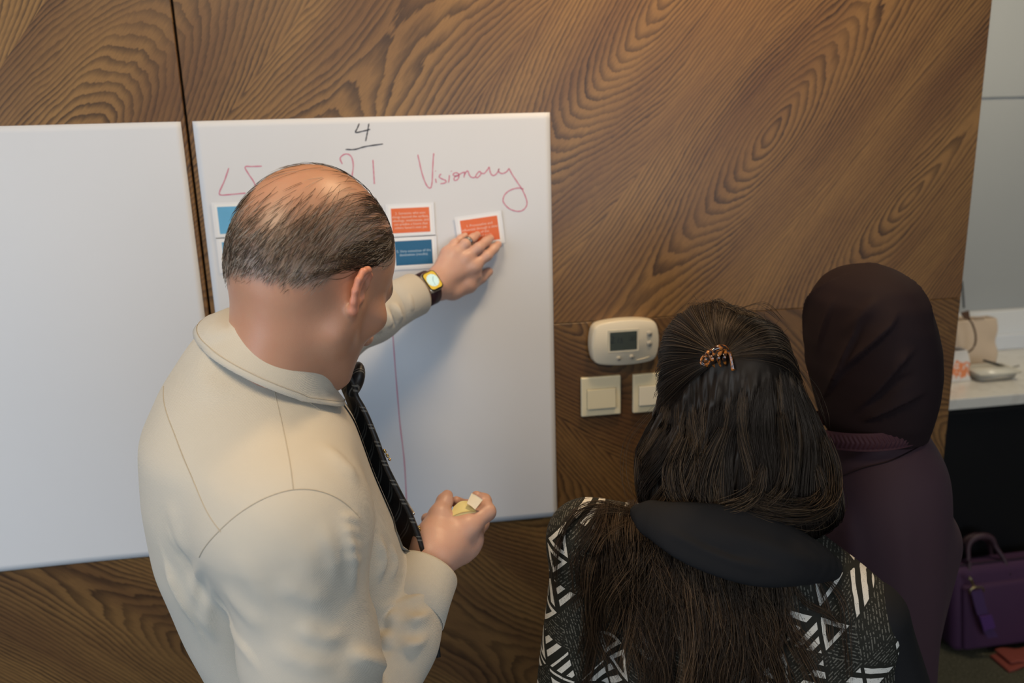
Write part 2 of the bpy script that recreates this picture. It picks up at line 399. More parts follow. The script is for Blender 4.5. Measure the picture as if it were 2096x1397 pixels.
for s in word: stroke('marker_stroke', c2(s), 0.0021, M_PINK, p2, max(8, len(s) * 7))
for s in ([(238, 332), (215, 400), (188, 462), (194, 480), (240, 478), (330, 470)], [(420, 322), (370, 324), (328, 326), (345, 362), (372, 402), (390, 440)],
          [(862, 310), (850, 280), (868, 259), (893, 256), (914, 275), (922, 320), (915, 380)], [(1030, 287), (1034, 350), (1038, 420)]):
    stroke('marker_stroke', c8(s), 0.0021, M_PINK, p2, 40)
for s in ([(955, 88), (944, 115), (935, 137), (975, 130), (1015, 120)], [(1008, 88), (1000, 135), (990, 185)], [(880, 230), (930, 230), (990, 214), (1085, 200)]):
    stroke('marker_stroke', c8(s), 0.0022, M_INK, p2, 36)
stroke('marker_stroke', [(800, 560), (803, 660), (808, 740), (818, 860), (828, 950), (833, 1053)], 0.0019, M_PINK, p2, 60)

# ------------------------------------------------------------------ cards
M_LAM = plain('laminate_film', (0.74, 0.75, 0.76), 0.38, 0.25, var=0.01)
M_CARDW = plain('card_white', (0.80, 0.80, 0.78), 0.38, 0.25, var=0.01)
M_ORANGE = plain('card_orange', (0.72, 0.155, 0.045), 0.38, 0.25, var=0.04)
M_BLUE = plain('card_blue', (0.018, 0.115, 0.23), 0.38, 0.25, var=0.04)
M_LBLUE = plain('card_light_blue', (0.14, 0.40, 0.62), 0.38, 0.25, var=0.15, scale=30)
M_CTEXT = plain('card_lettering', (0.80, 0.56, 0.42), 0.3)
M_CTEXT2 = plain('card_lettering_blue', (0.45, 0.58, 0.66), 0.3)
def text_mesh(name, body, size, mat, parent, org, ex, ez, ey, align='CENTER', space=1.0):
    cu = bpy.data.curves.new('tmp', 'FONT'); cu.body = body; cu.size = size; cu.align_x = align; cu.align_y = 'CENTER'
    cu.space_line = space; cu.resolution_u = 2
    o = bpy.data.objects.new('tmp', cu); COL.objects.link(o)
    dg = bpy.context.evaluated_depsgraph_get(); dg.update()
    me = o.evaluated_get(dg).to_mesh()
    V = np.array([v.co[:] for v in me.vertices]) if len(me.vertices) else np.zeros((0, 3)); F = [list(p.vertices) for p in me.polygons]
    o.evaluated_get(dg).to_mesh_clear(); bpy.data.objects.remove(o); bpy.data.curves.remove(cu)
    W = np.asarray(org) + V[:, :1] * ex + V[:, 1:2] * ez + ey
    return obj_from(name, W, F, mat, parent, False)
def card(px, py, wpx, hpx, rot, mat, label, text, tmat, tsize, depth=0.004):
    """px, py centre of the coloured field on the sheet"""
    c = at(px, py); ex = np.array([math.cos(rot), 0, math.sin(rot)]); ez = np.array([-math.sin(rot), 0, math.cos(rot)])
    ey = np.array([0, -1.0, 0]); w, h = wpx, hpx
    def slab(name, w, h, y0, y1, m, parent, bev):
        bm = box_bm((-w / 2, y0, -h / 2), (w / 2, y1, h / 2), bev, 1)
        V = np.array([v.co[:] for v in bm.verts]); bm.verts.index_update(); F = [[v.index for v in f.verts] for f in bm.faces]; bm.free()
        W = np.array([c[0], 0, c[2]]) + V[:, :1] * ex + V[:, 2:] * ez + V[:, 1:2] * -ey
        return obj_from(name, W, F, m, parent, False)
    root = empty('laminated_card', (c[0], -depth, c[2]), label, 'card')
    slab('laminate', w + 0.019, h + 0.017, -depth - 0.0003, -depth + 0.0003, M_LAM, root, 0.0)
    slab('card_border', w + 0.009, h + 0.009, -depth - 0.0006, -depth - 0.0002, M_CARDW, root, 0.0)
    slab('coloured_field', w, h, -depth - 0.0009, -depth - 0.0005, mat, root, 0.0)
    if text:
        text_mesh('lettering', text, tsize, tmat, root, np.array([c[0], -depth - 0.0011, c[2]]), ex, ez, 0 * ey, 'CENTER', 1.05)
    return root
card(840.5, 450, 0.0735, 0.0475, 0.004, M_ORANGE, 'orange laminated card right beside the bald man\'s head', '2. Someone who sees\nthings beyond the surface,\nideology, weaknesses, and\ncan predict a future that\nothers haven\'t seen yet.', M_CTEXT, 0.0066)
card(847, 516, 0.072, 0.0475, 0.008, M_BLUE, 'dark blue laminated card above the smartwatch', '5. Very conscious of the\ndestination (results).', M_CTEXT2, 0.0068)
card(982, 470, 0.074, 0.047, 0.10, M_ORANGE, 'orange laminated card pressed to the sheet by the man\'s fingers', '1. Provocative and\ninfluential through a clear\nvision of the\nfuture and goals.', M_CTEXT, 0.0070, 0.0045)
card(490, 449, 0.0735, 0.050, 0.0, M_LBLUE, 'light blue laminated card peeking out at left of the man\'s head, upper one', None, None, 0)
card(499, 520, 0.0735, 0.050, 0.0, M_LBLUE, 'light blue laminated card mostly hidden behind the man\'s head, lower one', None, None, 0)

# ------------------------------------------------------------------ thermostat and switches
def thermostat():
    c = at(1273.5, 695.5); cx, cz = c[0], c[2]
    root = empty('thermostat', (cx, 0, cz), 'cream wall thermostat with grey display above the switches', 'thermostat')
    hw, hh = 0.0655, 0.0425
    n = 14; out = []
    s = np.linspace(-1, 1, n)
    for (ax, ay), (bx, by), blg in (((-hw, -hh), (hw, -hh), (0, -0.0065)), ((hw, -hh), (hw, hh), (0.0085, 0)), ((hw, hh), (-hw, hh), (0, 0.0065)), ((-hw, hh), (-hw, -hh), (-0.0085, 0))):
        for q in s[:-1]:
            f = (q + 1) / 2; b = 1 - q * q
            out.append((ax + (bx - ax) * f + blg[0] * b, ay + (by - ay) * f + blg[1] * b))
    out = np.array(out)
    for _ in range(2): out = (np.roll(out, 1, 0) + 2 * out + np.roll(out, -1, 0)) / 4
    rings = [(1.0, 0.0), (1.0, -0.010), (0.992, -0.019), (0.972, -0.0245), (0.94, -0.027)]
    V = np.vstack([np.stack([cx + out[:, 0] * k, np.full(len(out), y), cz + out[:, 1] * k], 1) for k, y in rings])
    m = len(out); F = [[r * m + i, r * m + (i + 1) % m, (r + 1) * m + (i + 1) % m, (r + 1) * m + i] for r in range(len(rings) - 1) for i in range(m)]
    F.append([(len(rings) - 1) * m + i for i in range(m)])
    obj_from('housing', V, F, M_WHITEPL, root, True)
    sx, sz = cx - 0.0055, cz + 0.005
    for nm, w, h, y, mt, bv in (('bezel', 0.067, 0.049, -0.0282, plain('bezel_plastic', (0.62, 0.59, 0.47), 0.35, var=0.01), 0.001),):
        box(nm, (sx - w / 2, y, sz - h / 2), (sx + w / 2, -0.026, sz + h / 2), mt, root, bv, 2)
    disp = box('display', (sx - 0.029, -0.0287, sz - 0.0195), (sx + 0.029, -0.0278, sz + 0.0195), plain('lcd_glass', (0.055, 0.072, 0.068), 0.12, 0.6, var=0.02), root, 0.0004, 1)
    mi = plain('lcd_segments', (0.018, 0.024, 0.024), 0.4)
    ex, ez, z0 = np.array([1, 0, 0]), np.array([0, 0, 1]), np.zeros(3)
    text_mesh('lcd_figures', '2', 0.023, mi, disp, (sx - 0.024, -0.0289, sz + 0.004), ex, ez, z0)
    text_mesh('lcd_figures', '15', 0.015, mi, disp, (sx - 0.008, -0.0289, sz + 0.001), ex, ez, z0)
    text_mesh('lcd_figures', '20', 0.016, mi, disp, (sx + 0.019, -0.0289, sz + 0.004), ex, ez, z0)
    mg = plain('button_grey', (0.42, 0.41, 0.36), 0.35)
    for bx, bz, r in ((0.0505, 0.0165, 0.0062), (0.0505, -0.0045, 0.0062), (-0.016, -0.032, 0.0052), (0.012, -0.0305, 0.0052)):
        bm = bmesh.new(); bmesh.ops.create_cone(bm, cap_ends=True, segments=24, radius1=r, radius2=r * 0.82, depth=0.003)
        bmesh.ops.rotate(bm, verts=bm.verts, matrix=Matrix.Rotation(math.pi / 2, 3, 'X')); bmesh.ops.translate(bm, verts=bm.verts, vec=(cx + bx, -0.028, cz + bz))
        bo = bm_obj('button', bm, mg, root, True)
        bm = bmesh.new(); bmesh.ops.create_uvsphere(bm, u_segments=12, v_segments=8, radius=r * 0.42)
        bmesh.ops.translate(bm, verts=bm.verts, vec=(cx + bx, -0.0292, cz + bz)); bm_obj('button_dot', bm, plain('button_dark', (0.22, 0.22, 0.2), 0.4), bo, True)
    tube('moulded_line', [(cx + 0.022, -0.0272, cz - 0.0385), (cx + 0.036, -0.0272, cz - 0.0365), (cx + 0.052, -0.0268, cz - 0.0325)], [0.0008, 0.0014, 0.0008], plain('moulding', (0.55, 0.5, 0.37), 0.4), root, 12, 6)
    return root
thermostat()
def switch(cx, cz, label, film):
    root = empty('light_switch', (cx, 0, cz), label, 'light switch', 'light switches under the thermostat')
    bm = box_bm((cx - 0.043, -0.0095, cz - 0.043), (cx + 0.043, -0.0002, cz + 0.043), 0.0026, 3)
    bm_obj('frame', bm, M_SWITCH, root)
    bm = box_bm((cx - 0.031, -0.0135, cz - 0.026), (cx + 0.031, -0.009, cz + 0.0165), 0.0012, 2)
    for v in bm.verts:
        if v.co.y < -0.011: v.co.y += 0.0022 * ((v.co.z - cz + 0.026) / 0.0425 - 0.5)
    bm_obj('rocker', bm, M_SWITCH2 if not film else plain('white_rocker_plastic', (0.74, 0.71, 0.58), 0.25, var=0.01), root)
    bm = box_bm((cx - 0.0318, -0.0098, cz - 0.0268), (cx + 0.0318, -0.0093, cz + 0.0173)); bm_obj('rocker_gap', bm, plain('gap_shadow', (0.25, 0.22, 0.14), 0.8), root)
    return root
s1 = at(1228.4, 808)
switch(s1[0], s1[2], 'ivory light switch left of the pair under the thermostat', False)
s2 = at(1334, 800); switch(s2[0] - 0.001, s1[2] - 0.001, 'ivory light switch partly hidden by the dark haired woman', True)
# ------------------------------------------------------------------ smooth bodies: distance fields meshed with surface nets
F4 = np.float32
def A3(*p): return [np.asarray(q, F4) for q in p]
def rcone(P, a, b, ra, rb):
    a, b = A3(a, b); ba = b - a; pa = P - a
    t = np.clip((pa @ ba) / (ba @ ba + 1e-12), 0, 1)
    q = pa - t[:, None] * ba
    return np.sqrt(np.einsum('ij,ij->i', q, q)) - (ra + (rb - ra) * t)
def ell(P, c, r, R=None):
    q = P - np.asarray(c, F4)
    if R is not None: q = q @ np.asarray(R, F4).T
    r = np.asarray(r, F4); q1 = q / r; k0 = np.sqrt(np.einsum('ij,ij->i', q1, q1)); q2 = q1 / r
    k1 = np.sqrt(np.einsum('ij,ij->i', q2, q2)) + 1e-6
    return k0 * (k0 - 1) / k1
def smin(a, b, k):
    h = np.maximum(k - np.abs(a - b), 0) / k
    return np.minimum(a, b) - h * h * k * 0.25
def smax(a, b, k): return -smin(-a, -b, k)
def chain(P, pts, rs, k=0.0):
    d = None
    for i in range(len(pts) - 1):
        e = rcone(P, pts[i], pts[i + 1], rs[i], rs[i + 1])
        d = e if d is None else (smin(d, e, k) if k else np.minimum(d, e))
    return d
def vloft(P, Z, CX, CY, RU, RV, F, n=2.3):
    """upright body of elliptic sections; F forward unit vector (x, y)"""
    z = P[:, 2]; Z = np.asarray(Z, F4)
    if Z[0] > Z[-1]: Z, CX, CY, RU, RV = Z[::-1], CX[::-1], CY[::-1], RU[::-1], RV[::-1]
    def ip(a): # smooth (pchip-like) interpolation through resampling
        zz = np.linspace(Z[0], Z[-1], 160); aa = np.interp(zz, Z, a)
        for _ in range(14): aa[1:-1] = (aa[:-2] + 2 * aa[1:-1] + aa[2:]) / 4
        return np.interp(z, zz, aa).astype(F4)
    dx = P[:, 0] - ip(CX); dy = P[:, 1] - ip(CY)
    ru, rv = ip(RU), ip(RV)
    u = np.abs(dx * F[0] + dy * F[1]) / ru; v = np.abs(-dx * F[1] + dy * F[0]) / rv
    q = (u ** n + v ** n + 1e-9) ** (1 / n)
    d = (q - 1) * np.minimum(ru, rv)
    d = np.maximum(d, z - Z[-1]); return np.maximum(d, Z[0] - z)
def surf(f, lo, hi, h, newton=2):
    lo, hi = np.asarray(lo, float), np.asarray(hi, float); B = 8; bs = B * h
    nb = np.ceil((hi - lo) / bs).astype(int); lo32 = lo.astype(F4)
    g = np.stack(np.meshgrid(*[np.arange(k) for k in nb], indexing='ij'), -1).reshape(-1, 3)
    d = f((lo + (g + 0.5) * bs).astype(F4))
    g = g[np.abs(d) < bs * 0.87 * 1.25 + 0.006]
    l = np.stack(np.meshgrid(*[np.arange(B + 1)] * 3, indexing='ij'), -1).reshape(-1, 3)
    NY, NZ = nb[1] * B + 4, nb[2] * B + 4
    key = lambda c: ((c[:, 0] + 1) * NY + c[:, 1] + 1) * NZ + c[:, 2] + 1
    E = np.eye(3, dtype=np.int64); PT, KY, FL = [], [], []
    for s in range(0, len(g), 1200):
        gb = g[s:s + 1200]
        ip = (gb[:, None] * B + l[None]).reshape(-1, 3)
        v = f((lo32 + ip.astype(F4) * F4(h))).reshape(-1, B + 1, B + 1, B + 1)
        ins = v < 0
        for a in range(3):
            sl0 = (slice(None),) + (slice(0, B),) * 3
            sl1 = (slice(None),) + tuple(slice(1, B + 1) if q == a else slice(0, B) for q in range(3))
            e = np.argwhere(ins[sl0] != ins[sl1])
            if not len(e): continue
            v0 = v[sl0][tuple(e.T)]; v1 = v[sl1][tuple(e.T)]
            gi = gb[e[:, 0]].astype(np.int64) * B + e[:, 1:]
            PT.append(lo + h * (gi + (v0 / (v0 - v1))[:, None] * E[a]))
            b, c = (a + 1) % 3, (a + 2) % 3
            KY.append(np.stack([key(gi), key(gi - E[b]), key(gi - E[b] - E[c]), key(gi - E[c])], 1))
            FL.append(v0 < 0)
    PT, KY, FL = np.vstack(PT), np.vstack(KY), np.concatenate(FL)
    uq, inv = np.unique(KY, return_inverse=True); inv = inv.reshape(KY.shape)
    V = np.zeros((len(uq), 3)); cnt = np.bincount(inv.ravel(), minlength=len(uq))
    for k in range(3): V[:, k] = np.bincount(inv.ravel(), np.repeat(PT[:, k], 4), minlength=len(uq)) / cnt
    Fq = np.where(FL[:, None], inv, inv[:, ::-1])
    V = V.astype(F4)
    for _ in range(newton):
        n, gl = grad(f, V, h * 0.4); V = V - np.clip(f(V) / np.maximum(gl, 0.3), -h, h)[:, None] * n
    return V, Fq
def grad(f, V, e=0.0008):
    G = np.zeros_like(V)
    for k in range(3):
        o = np.zeros(3, F4); o[k] = e
        G[:, k] = (f(V + o) - f(V - o)) / (2 * e)
    gl = np.linalg.norm(G, axis=1); return G / (gl[:, None] + 1e-9), gl
def onto(f, P, off=0.0, it=5):
    P = np.asarray(P, F4).copy()
    for _ in range(it):
        n, gl = grad(f, P); P -= np.clip((f(P) - off) / np.maximum(gl, 0.3), -0.03, 0.03)[:, None] * n
    return P
def fold(V, N, line, w, amp, sharp=0.0, side=1):
    """ridge (or overlapping pleat when sharp > 0) along a 3D polyline; returns the displacement of each vertex"""
    L = catmull(line, 28); d2 = np.full(len(V), 1e9); s = np.zeros(len(V)); tt = np.zeros(len(V))
    near = np.where(np.linalg.norm(V - L.mean(0), axis=1) < np.linalg.norm(L - L.mean(0), axis=1).max() + 5 * w)[0]
    if not len(near): return s * 0
    Q, NN = V[near], N[near]
    bd = np.full(len(near), 1e9); bs = np.zeros(len(near)); bt = np.zeros(len(near))
    for i in range(len(L) - 1):
        a, b = L[i], L[i + 1]; ba = b - a; pa = Q - a
        t = np.clip((pa @ ba) / (ba @ ba + 1e-12), 0, 1); r = pa - t[:, None] * ba
        dd = np.linalg.norm(r, axis=1); m = dd < bd
        sg = np.einsum('ij,ij->i', np.cross(np.broadcast_to(ba, r.shape), r), NN)
        bd = np.where(m, dd, bd); bs = np.where(m, np.sign(sg) * dd, bs); bt = np.where(m, (i + t) / (len(L) - 1), bt)
    tp = np.clip(np.minimum(bt, 1 - bt) * 2.6, 0, 1); tp = tp * tp * (3 - 2 * tp)
    q = bs * side
    if sharp > 0: pr = np.where(q > 0, np.exp(-q / w), np.exp(-(q / (w * sharp)) ** 2) * 1.0)
    else: pr = np.exp(-(q / w) ** 2)
    out = np.zeros(len(V)); out[near] = amp * pr * tp * (bd < 6 * w)
    return out
def rotm(right, fwd, up): return np.stack([unit(right), unit(fwd), unit(up)])   # rows: world -> local
def hp_noise(P, scale, seed=0):
    """cheap smooth noise from summed sines, about -1..1"""
    r = np.random.RandomState(seed); o = np.zeros(len(P))
    for i in range(6):
        k = r.normal(size=3); k /= np.linalg.norm(k); o += np.sin(P @ (k * scale * (0.6 + 0.25 * i)) + r.rand() * 6.28)
    return o / 3.0

def head_local(P, ear=0.74):
    """human head about the point between the ears: x right, y forward, z up"""
    d = ell(P, (0, -0.012, 0.048), (0.0765, 0.100, 0.095))
    d = smin(d, ell(P, (0, 0.028, 0.042), (0.064, 0.060, 0.070)), 0.03)
    d = smin(d, ell(P, (0, -0.052, 0.016), (0.060, 0.053, 0.055)), 0.03)
    d = smin(d, ell(P, (0, 0.040, -0.024), (0.056, 0.052, 0.068)), 0.03)
    S = P.copy(); S[:, 0] = np.abs(S[:, 0])
    d = smin(d, rcone(S, (0.050, 0.004, -0.046), (0.014, 0.072, -0.086), 0.018, 0.016), 0.03)
    d = smin(d, rcone(S, (0.058, 0.004, -0.015), (0.050, 0.006, -0.048), 0.016, 0.017), 0.03)
    d = smin(d, ell(S, (0.043, 0.062, -0.010), (0.024, 0.021, 0.018)), 0.02)
    d = smin(d, rcone(S, (0, 0.090, 0.030), (0.036, 0.080, 0.031), 0.010, 0.011), 0.016)
    d = smax(d, -ell(S, (0.032, 0.101, 0.010), (0.015, 0.014, 0.010)), 0.012)
    d = smin(d, ell(S, (0.032, 0.080, 0.010), (0.0125, 0.0125, 0.0125)), 0.003)
    d = smin(d, rcone(P, (0, 0.092, 0.016), (0, 0.112, -0.024), 0.008, 0.0115), 0.010)
    d = smin(d, ell(S, (0.011, 0.103, -0.027), (0.008, 0.010, 0.007)), 0.006)
    d = smin(d, rcone(S, (0, 0.094, -0.050), (0.020, 0.083, -0.053), 0.0065, 0.004), 0.007)
    d = smin(d, rcone(S, (0, 0.092, -0.060), (0.018, 0.082, -0.058), 0.0070, 0.004), 0.007)
    if ear > 0:
        S = (S - np.array([0.076, 0.0, 0.0], F4)) / F4(ear) + np.array([0.076, 0.0, 0.0], F4)
        hel = [(0.074, 0.012, 0.004), (0.077, 0.014, 0.020), (0.083, 0.008, 0.033), (0.090, -0.006, 0.037), (0.0955, -0.019, 0.029), (0.0965, -0.024, 0.014), (0.094, -0.021, -0.003), (0.089, -0.013, -0.018), (0.083, -0.003, -0.029), (0.077, 0.004, -0.031)]
        e = chain(S, hel, [0.0034, 0.0040, 0.0046, 0.0050, 0.0050, 0.0047, 0.0046, 0.0052, 0.0072, 0.0055], 0.004)
        nrm = unit((0.86, 0.36, 0.1)); c = np.array([0.0855, -0.006, 0.006])
        R = rotm(nrm, np.cross((0, 0, 1), nrm), np.cross(nrm, np.cross((0, 0, 1), nrm)))
        plate = ell(S, c, (0.0038, 0.0195, 0.030), R)
        e = smin(e, plate, 0.006)
        e = smin(e, chain(S, [(0.087, -0.002, 0.026), (0.089, -0.012, 0.012), (0.087, -0.010, -0.006), (0.083, -0.001, -0.016)], [0.003, 0.0034, 0.0034, 0.003], 0.003), 0.004)
        e = smax(e, -ell(S, (0.090, 0.004, 0.000), (0.010, 0.009, 0.011)), 0.004)
        e = smin(e, ell(S, (0.078, 0.011, -0.004), (0.005, 0.004, 0.006)), 0.004)
        d = smin(d, e * F4(ear), 0.006)
    return d
# ------------------------------------------------------------------ the man in the cream shirt
def hit(f, pts, t0=0.3, off=0.0, steps=90):
    d = np.array([RC @ np.array([x - 1048.0, y - 698.5, FPX]) for x, y in pts]); d /= np.linalg.norm(d, axis=1, keepdims=True)
    t = np.full(len(d), t0)
    bt, bd = t.copy(), np.full(len(d), 9.0)
    for _ in range(steps):
        e = f((CAM + d * t[:, None]).astype(F4)) - off; m = np.abs(e) < bd; bt = np.where(m, t, bt); bd = np.where(m, np.abs(e), bd)
        t = t + np.clip(e, -0.02, 0.03) * 0.7
    t = bt                                          # nearest approach where a sight line misses
    return (CAM + d * t[:, None])
def merge(*parts):
    V, Fc, n = [], [], 0
    for v, f in parts: V.append(v); Fc.append(f + n); n += len(v)
    return np.vstack(V), np.vstack(Fc)
MF = np.array([0.978, 0.208]); ML = np.array([-0.208, 0.978])      # torso forward, torso left
MF3, ML3 = np.array([*MF, 0.0]), np.array([*ML, 0.0])
hf = np.array([math.sin(math.radians(43)), math.cos(math.radians(43)), 0.0]); _pt = math.radians(31)
HF = hf * math.cos(_pt) - np.array([0, 0, math.sin(_pt)]); HR = unit(np.cross(hf, (0, 0, 1))); HU = np.cross(HR, HF)
MH_S = 0.955
MH_O = at(735, 600, -0.708) - HR * 0.080 * MH_S
MH_R = rotm(HR, HF, HU)
mloc = lambda P: ((P - MH_O.astype(F4)) @ MH_R.T.astype(F4)) / F4(MH_S)
mwor = lambda q: MH_O + (np.asarray(q) * MH_S) @ MH_R
NB = np.array([-0.138, -0.655, 1.585])                              # base of the neck
def man_head(P, ear=0.74):
    d = head_local(mloc(P), ear) * F4(MH_S)
    d = smin(d, rcone(P, mwor((0, -0.026, -0.010)), NB, 0.052, 0.052), 0.028)
    d = smin(d, rcone(P, mwor((0, 0.004, -0.055)), NB + MF3 * 0.010, 0.034, 0.042), 0.03)
    d = smin(d, rcone(P, mwor((-0.030, -0.045, 0.0)), NB - MF3 * 0.014 + ML3 * 0.02, 0.030, 0.032), 0.03)
    d = smin(d, rcone(P, mwor((0.032, -0.045, -0.005)), NB - MF3 * 0.014 - ML3 * 0.02, 0.030, 0.032), 0.03)
    return d
SR, ER, WR = np.array([-0.118, -0.795, 1.468]), np.array([-0.092, -0.805, 1.195]), at(888, 1133, -0.60)
SL, EL, WL = np.array([-0.170, -0.470, 1.515]), np.array([-0.115, -0.205, 1.535]), at(893, 581, -0.058)
def finger(P, pts, rs, k=0.004): return chain(P, [at(*p) for p in pts], rs, k)
def man_lhand(P):
    d = rcone(P, EL, WL, 0.036, 0.0225)
    b = unit(at(895, 600, -0.058) - at(885, 560, -0.058))
    d = np.minimum(d, rcone(P, WL - b * 0.009, WL + b * 0.010, 0.0190, 0.0190))
    mc = [(914, 518, -0.040), (930, 520, -0.047), (951, 528, -0.049), (969, 544, -0.046)]
    for m, r in zip(mc, (0.0115, 0.0125, 0.013, 0.013)):
        d = smin(d, rcone(P, WL, at(*m), 0.019, r), 0.014)
    d = smin(d, finger(P, [(893, 590, -0.055), (930, 592, -0.045), (952, 580, -0.042)], [0.02, 0.0175, 0.014]), 0.016)
    d = smin(d, finger(P, [mc[3], (972, 562, -0.040), (960, 580, -0.040)], [0.0125, 0.0125, 0.0135]), 0.014)
    fg = [([mc[0], (930, 499, -0.030), (943, 489, -0.018), (952, 482, -0.0125)], [0.0095, 0.0085, 0.0075, 0.0065]),
          ([mc[1], (953, 499, -0.044), (968, 487, -0.024), (977, 480, -0.0125)], [0.0105, 0.0095, 0.0083, 0.0068]),
          ([mc[2], (979, 507, -0.044), (995, 494, -0.024), (1004, 487, -0.0125)], [0.0108, 0.0098, 0.0086, 0.0070]),
          ([mc[3], (997, 523, -0.040), (1012, 508, -0.024), (1020, 500, -0.0125)], [0.0108, 0.0098, 0.0086, 0.0070]),
          ([(925, 596, -0.042), (960, 583, -0.034), (984, 568, -0.022), (1001, 556, -0.0135)], [0.0165, 0.0145, 0.0112, 0.0082])]
    f = None
    for p, r in fg:
        e = finger(P, p, r, 0.005); f = e if f is None else smin(f, e, 0.0022)
    return smin(d, f, 0.009)
rh = lambda x, y, Y: (780 + x / 5.373, 940 + y / 5.373, Y)          # picture notes of the right hand
def man_rhand(P):
    d = rcone(P, ER, WR, 0.042, 0.026)
    d = smin(d, rcone(P, at(880, 1138, -0.605), at(902, 1132, -0.590), 0.0235, 0.0235), 0.01)
    mc = [rh(940, 740, -0.575), rh(985, 860, -0.562), rh(950, 950, -0.565), rh(880, 1010, -0.575)]
    for m, r in zip(mc, (0.0165, 0.0165, 0.0155, 0.0140)):
        d = smin(d, rcone(P, WR, at(*m), 0.022, r), 0.016)
    d = smin(d, finger(P, [rh(600, 1000, -0.60), rh(570, 830, -0.585), rh(620, 700, -0.57)], [0.022, 0.021, 0.0165]), 0.02)
    d = smin(d, finger(P, [rh(700, 900, -0.585), rh(760, 760, -0.57)], [0.020, 0.0165]), 0.02)
    fg = [([rh(610, 720, -0.575), rh(640, 590, -0.565), rh(700, 460, -0.545), rh(726, 400, -0.535)], [0.0155, 0.0125, 0.0108, 0.0085]),
          ([mc[0], rh(1165, 575, -0.555), rh(1130, 455, -0.530), rh(1050, 408, -0.535)], [0.0150, 0.0118, 0.0100, 0.0082]),
          ([mc[1], rh(1100, 700, -0.515), rh(940, 520, -0.505), rh(825, 465, -0.530)], [0.0140, 0.0110, 0.0098, 0.0080]),
          ([mc[2], rh(1010, 820, -0.515), rh(760, 650, -0.515), rh(600, 600, -0.540)], [0.0130, 0.0105, 0.0095, 0.0080]),
          ([mc[3], rh(870, 930, -0.530), rh(640, 740, -0.530), rh(500, 648, -0.555)], [0.0115, 0.0095, 0.0088, 0.0075])]
    f = None
    for p, r in fg:
        e = finger(P, p, r, 0.006); f = e if f is None else smin(f, e, 0.003)
    return smin(d, f, 0.010)
MZ = [1.655, 1.62, 1.585, 1.535, 1.46, 1.38, 1.28, 1.18, 1.08, 0.99]
MCX = [-0.155, -0.166, -0.176, -0.178, -0.172, -0.159, -0.140, -0.126, -0.118, -0.115]
MCY = [-0.645, -0.640, -0.635, -0.632, -0.630, -0.625, -0.62, -0.615, -0.61, -0.61]
MRU = [0.044, 0.058, 0.090, 0.121, 0.133, 0.145, 0.143, 0.130, 0.126, 0.128]
MRV = [0.044, 0.058, 0.096, 0.158, 0.168, 0.156, 0.142, 0.136, 0.142, 0.150]
def man_torso(P, s=0.0):
    d = vloft(P, MZ, MCX, MCY, np.array(MRU) - s, np.array(MRV) - s, MF, 2.35)
    d = smin(d, rcone(P, (-0.178, -0.60, 1.582), (-0.185, -0.50, 1.535), 0.070 - s, 0.072 - s), 0.06)
    return smin(d, rcone(P, (-0.160, -0.685, 1.535), SR + np.array([0, 0.02, 0.008]), 0.058 - s, 0.067 - s), 0.06)
def man_shirt(P):
    d = man_torso(P)
    k = np.interp(P[:, 2], [1.32, 1.46], [0.006, 0.055]).astype(F4)
    arm = chain(P, [SR, (SR * 0.5 + ER * 0.5) + np.array([-0.004, -0.004, 0]), ER], [0.071, 0.069, 0.060], 0.02)
    cufR = ER + (WR - ER) * 0.90
    fore = chain(P, [ER, ER * 0.45 + WR * 0.55, cufR], [0.058, 0.0525, 0.041], 0.02)
    arm = smin(arm, fore, 0.012)
    d = smin(d, arm, k)
    cufL = EL + (WL - EL) * 0.80
    la = chain(P, [SL, SL * 0.4 + EL * 0.6, EL], [0.072, 0.062, 0.054], 0.02)
    la = smin(la, chain(P, [EL, EL * 0.5 + cufL * 0.5, cufL], [0.053, 0.047, 0.0385], 0.02), 0.03)
    d = smin(d, la, 0.045)
    # open ends at the wrists and the neck
    for w, a in ((cufR, unit(WR - ER)), (cufL, unit(WL - EL))):
        near = np.linalg.norm(P - w.astype(F4), axis=1) < 0.09
        d = np.where(near, smax(d, ((P - w.astype(F4)) @ a.astype(F4)), 0.004), d)
    d = smax(d, -rcone(P, NB - np.array([0, 0, 0.02]), mwor((0, -0.02, 0.03)), 0.046, 0.046), 0.006)
    return d
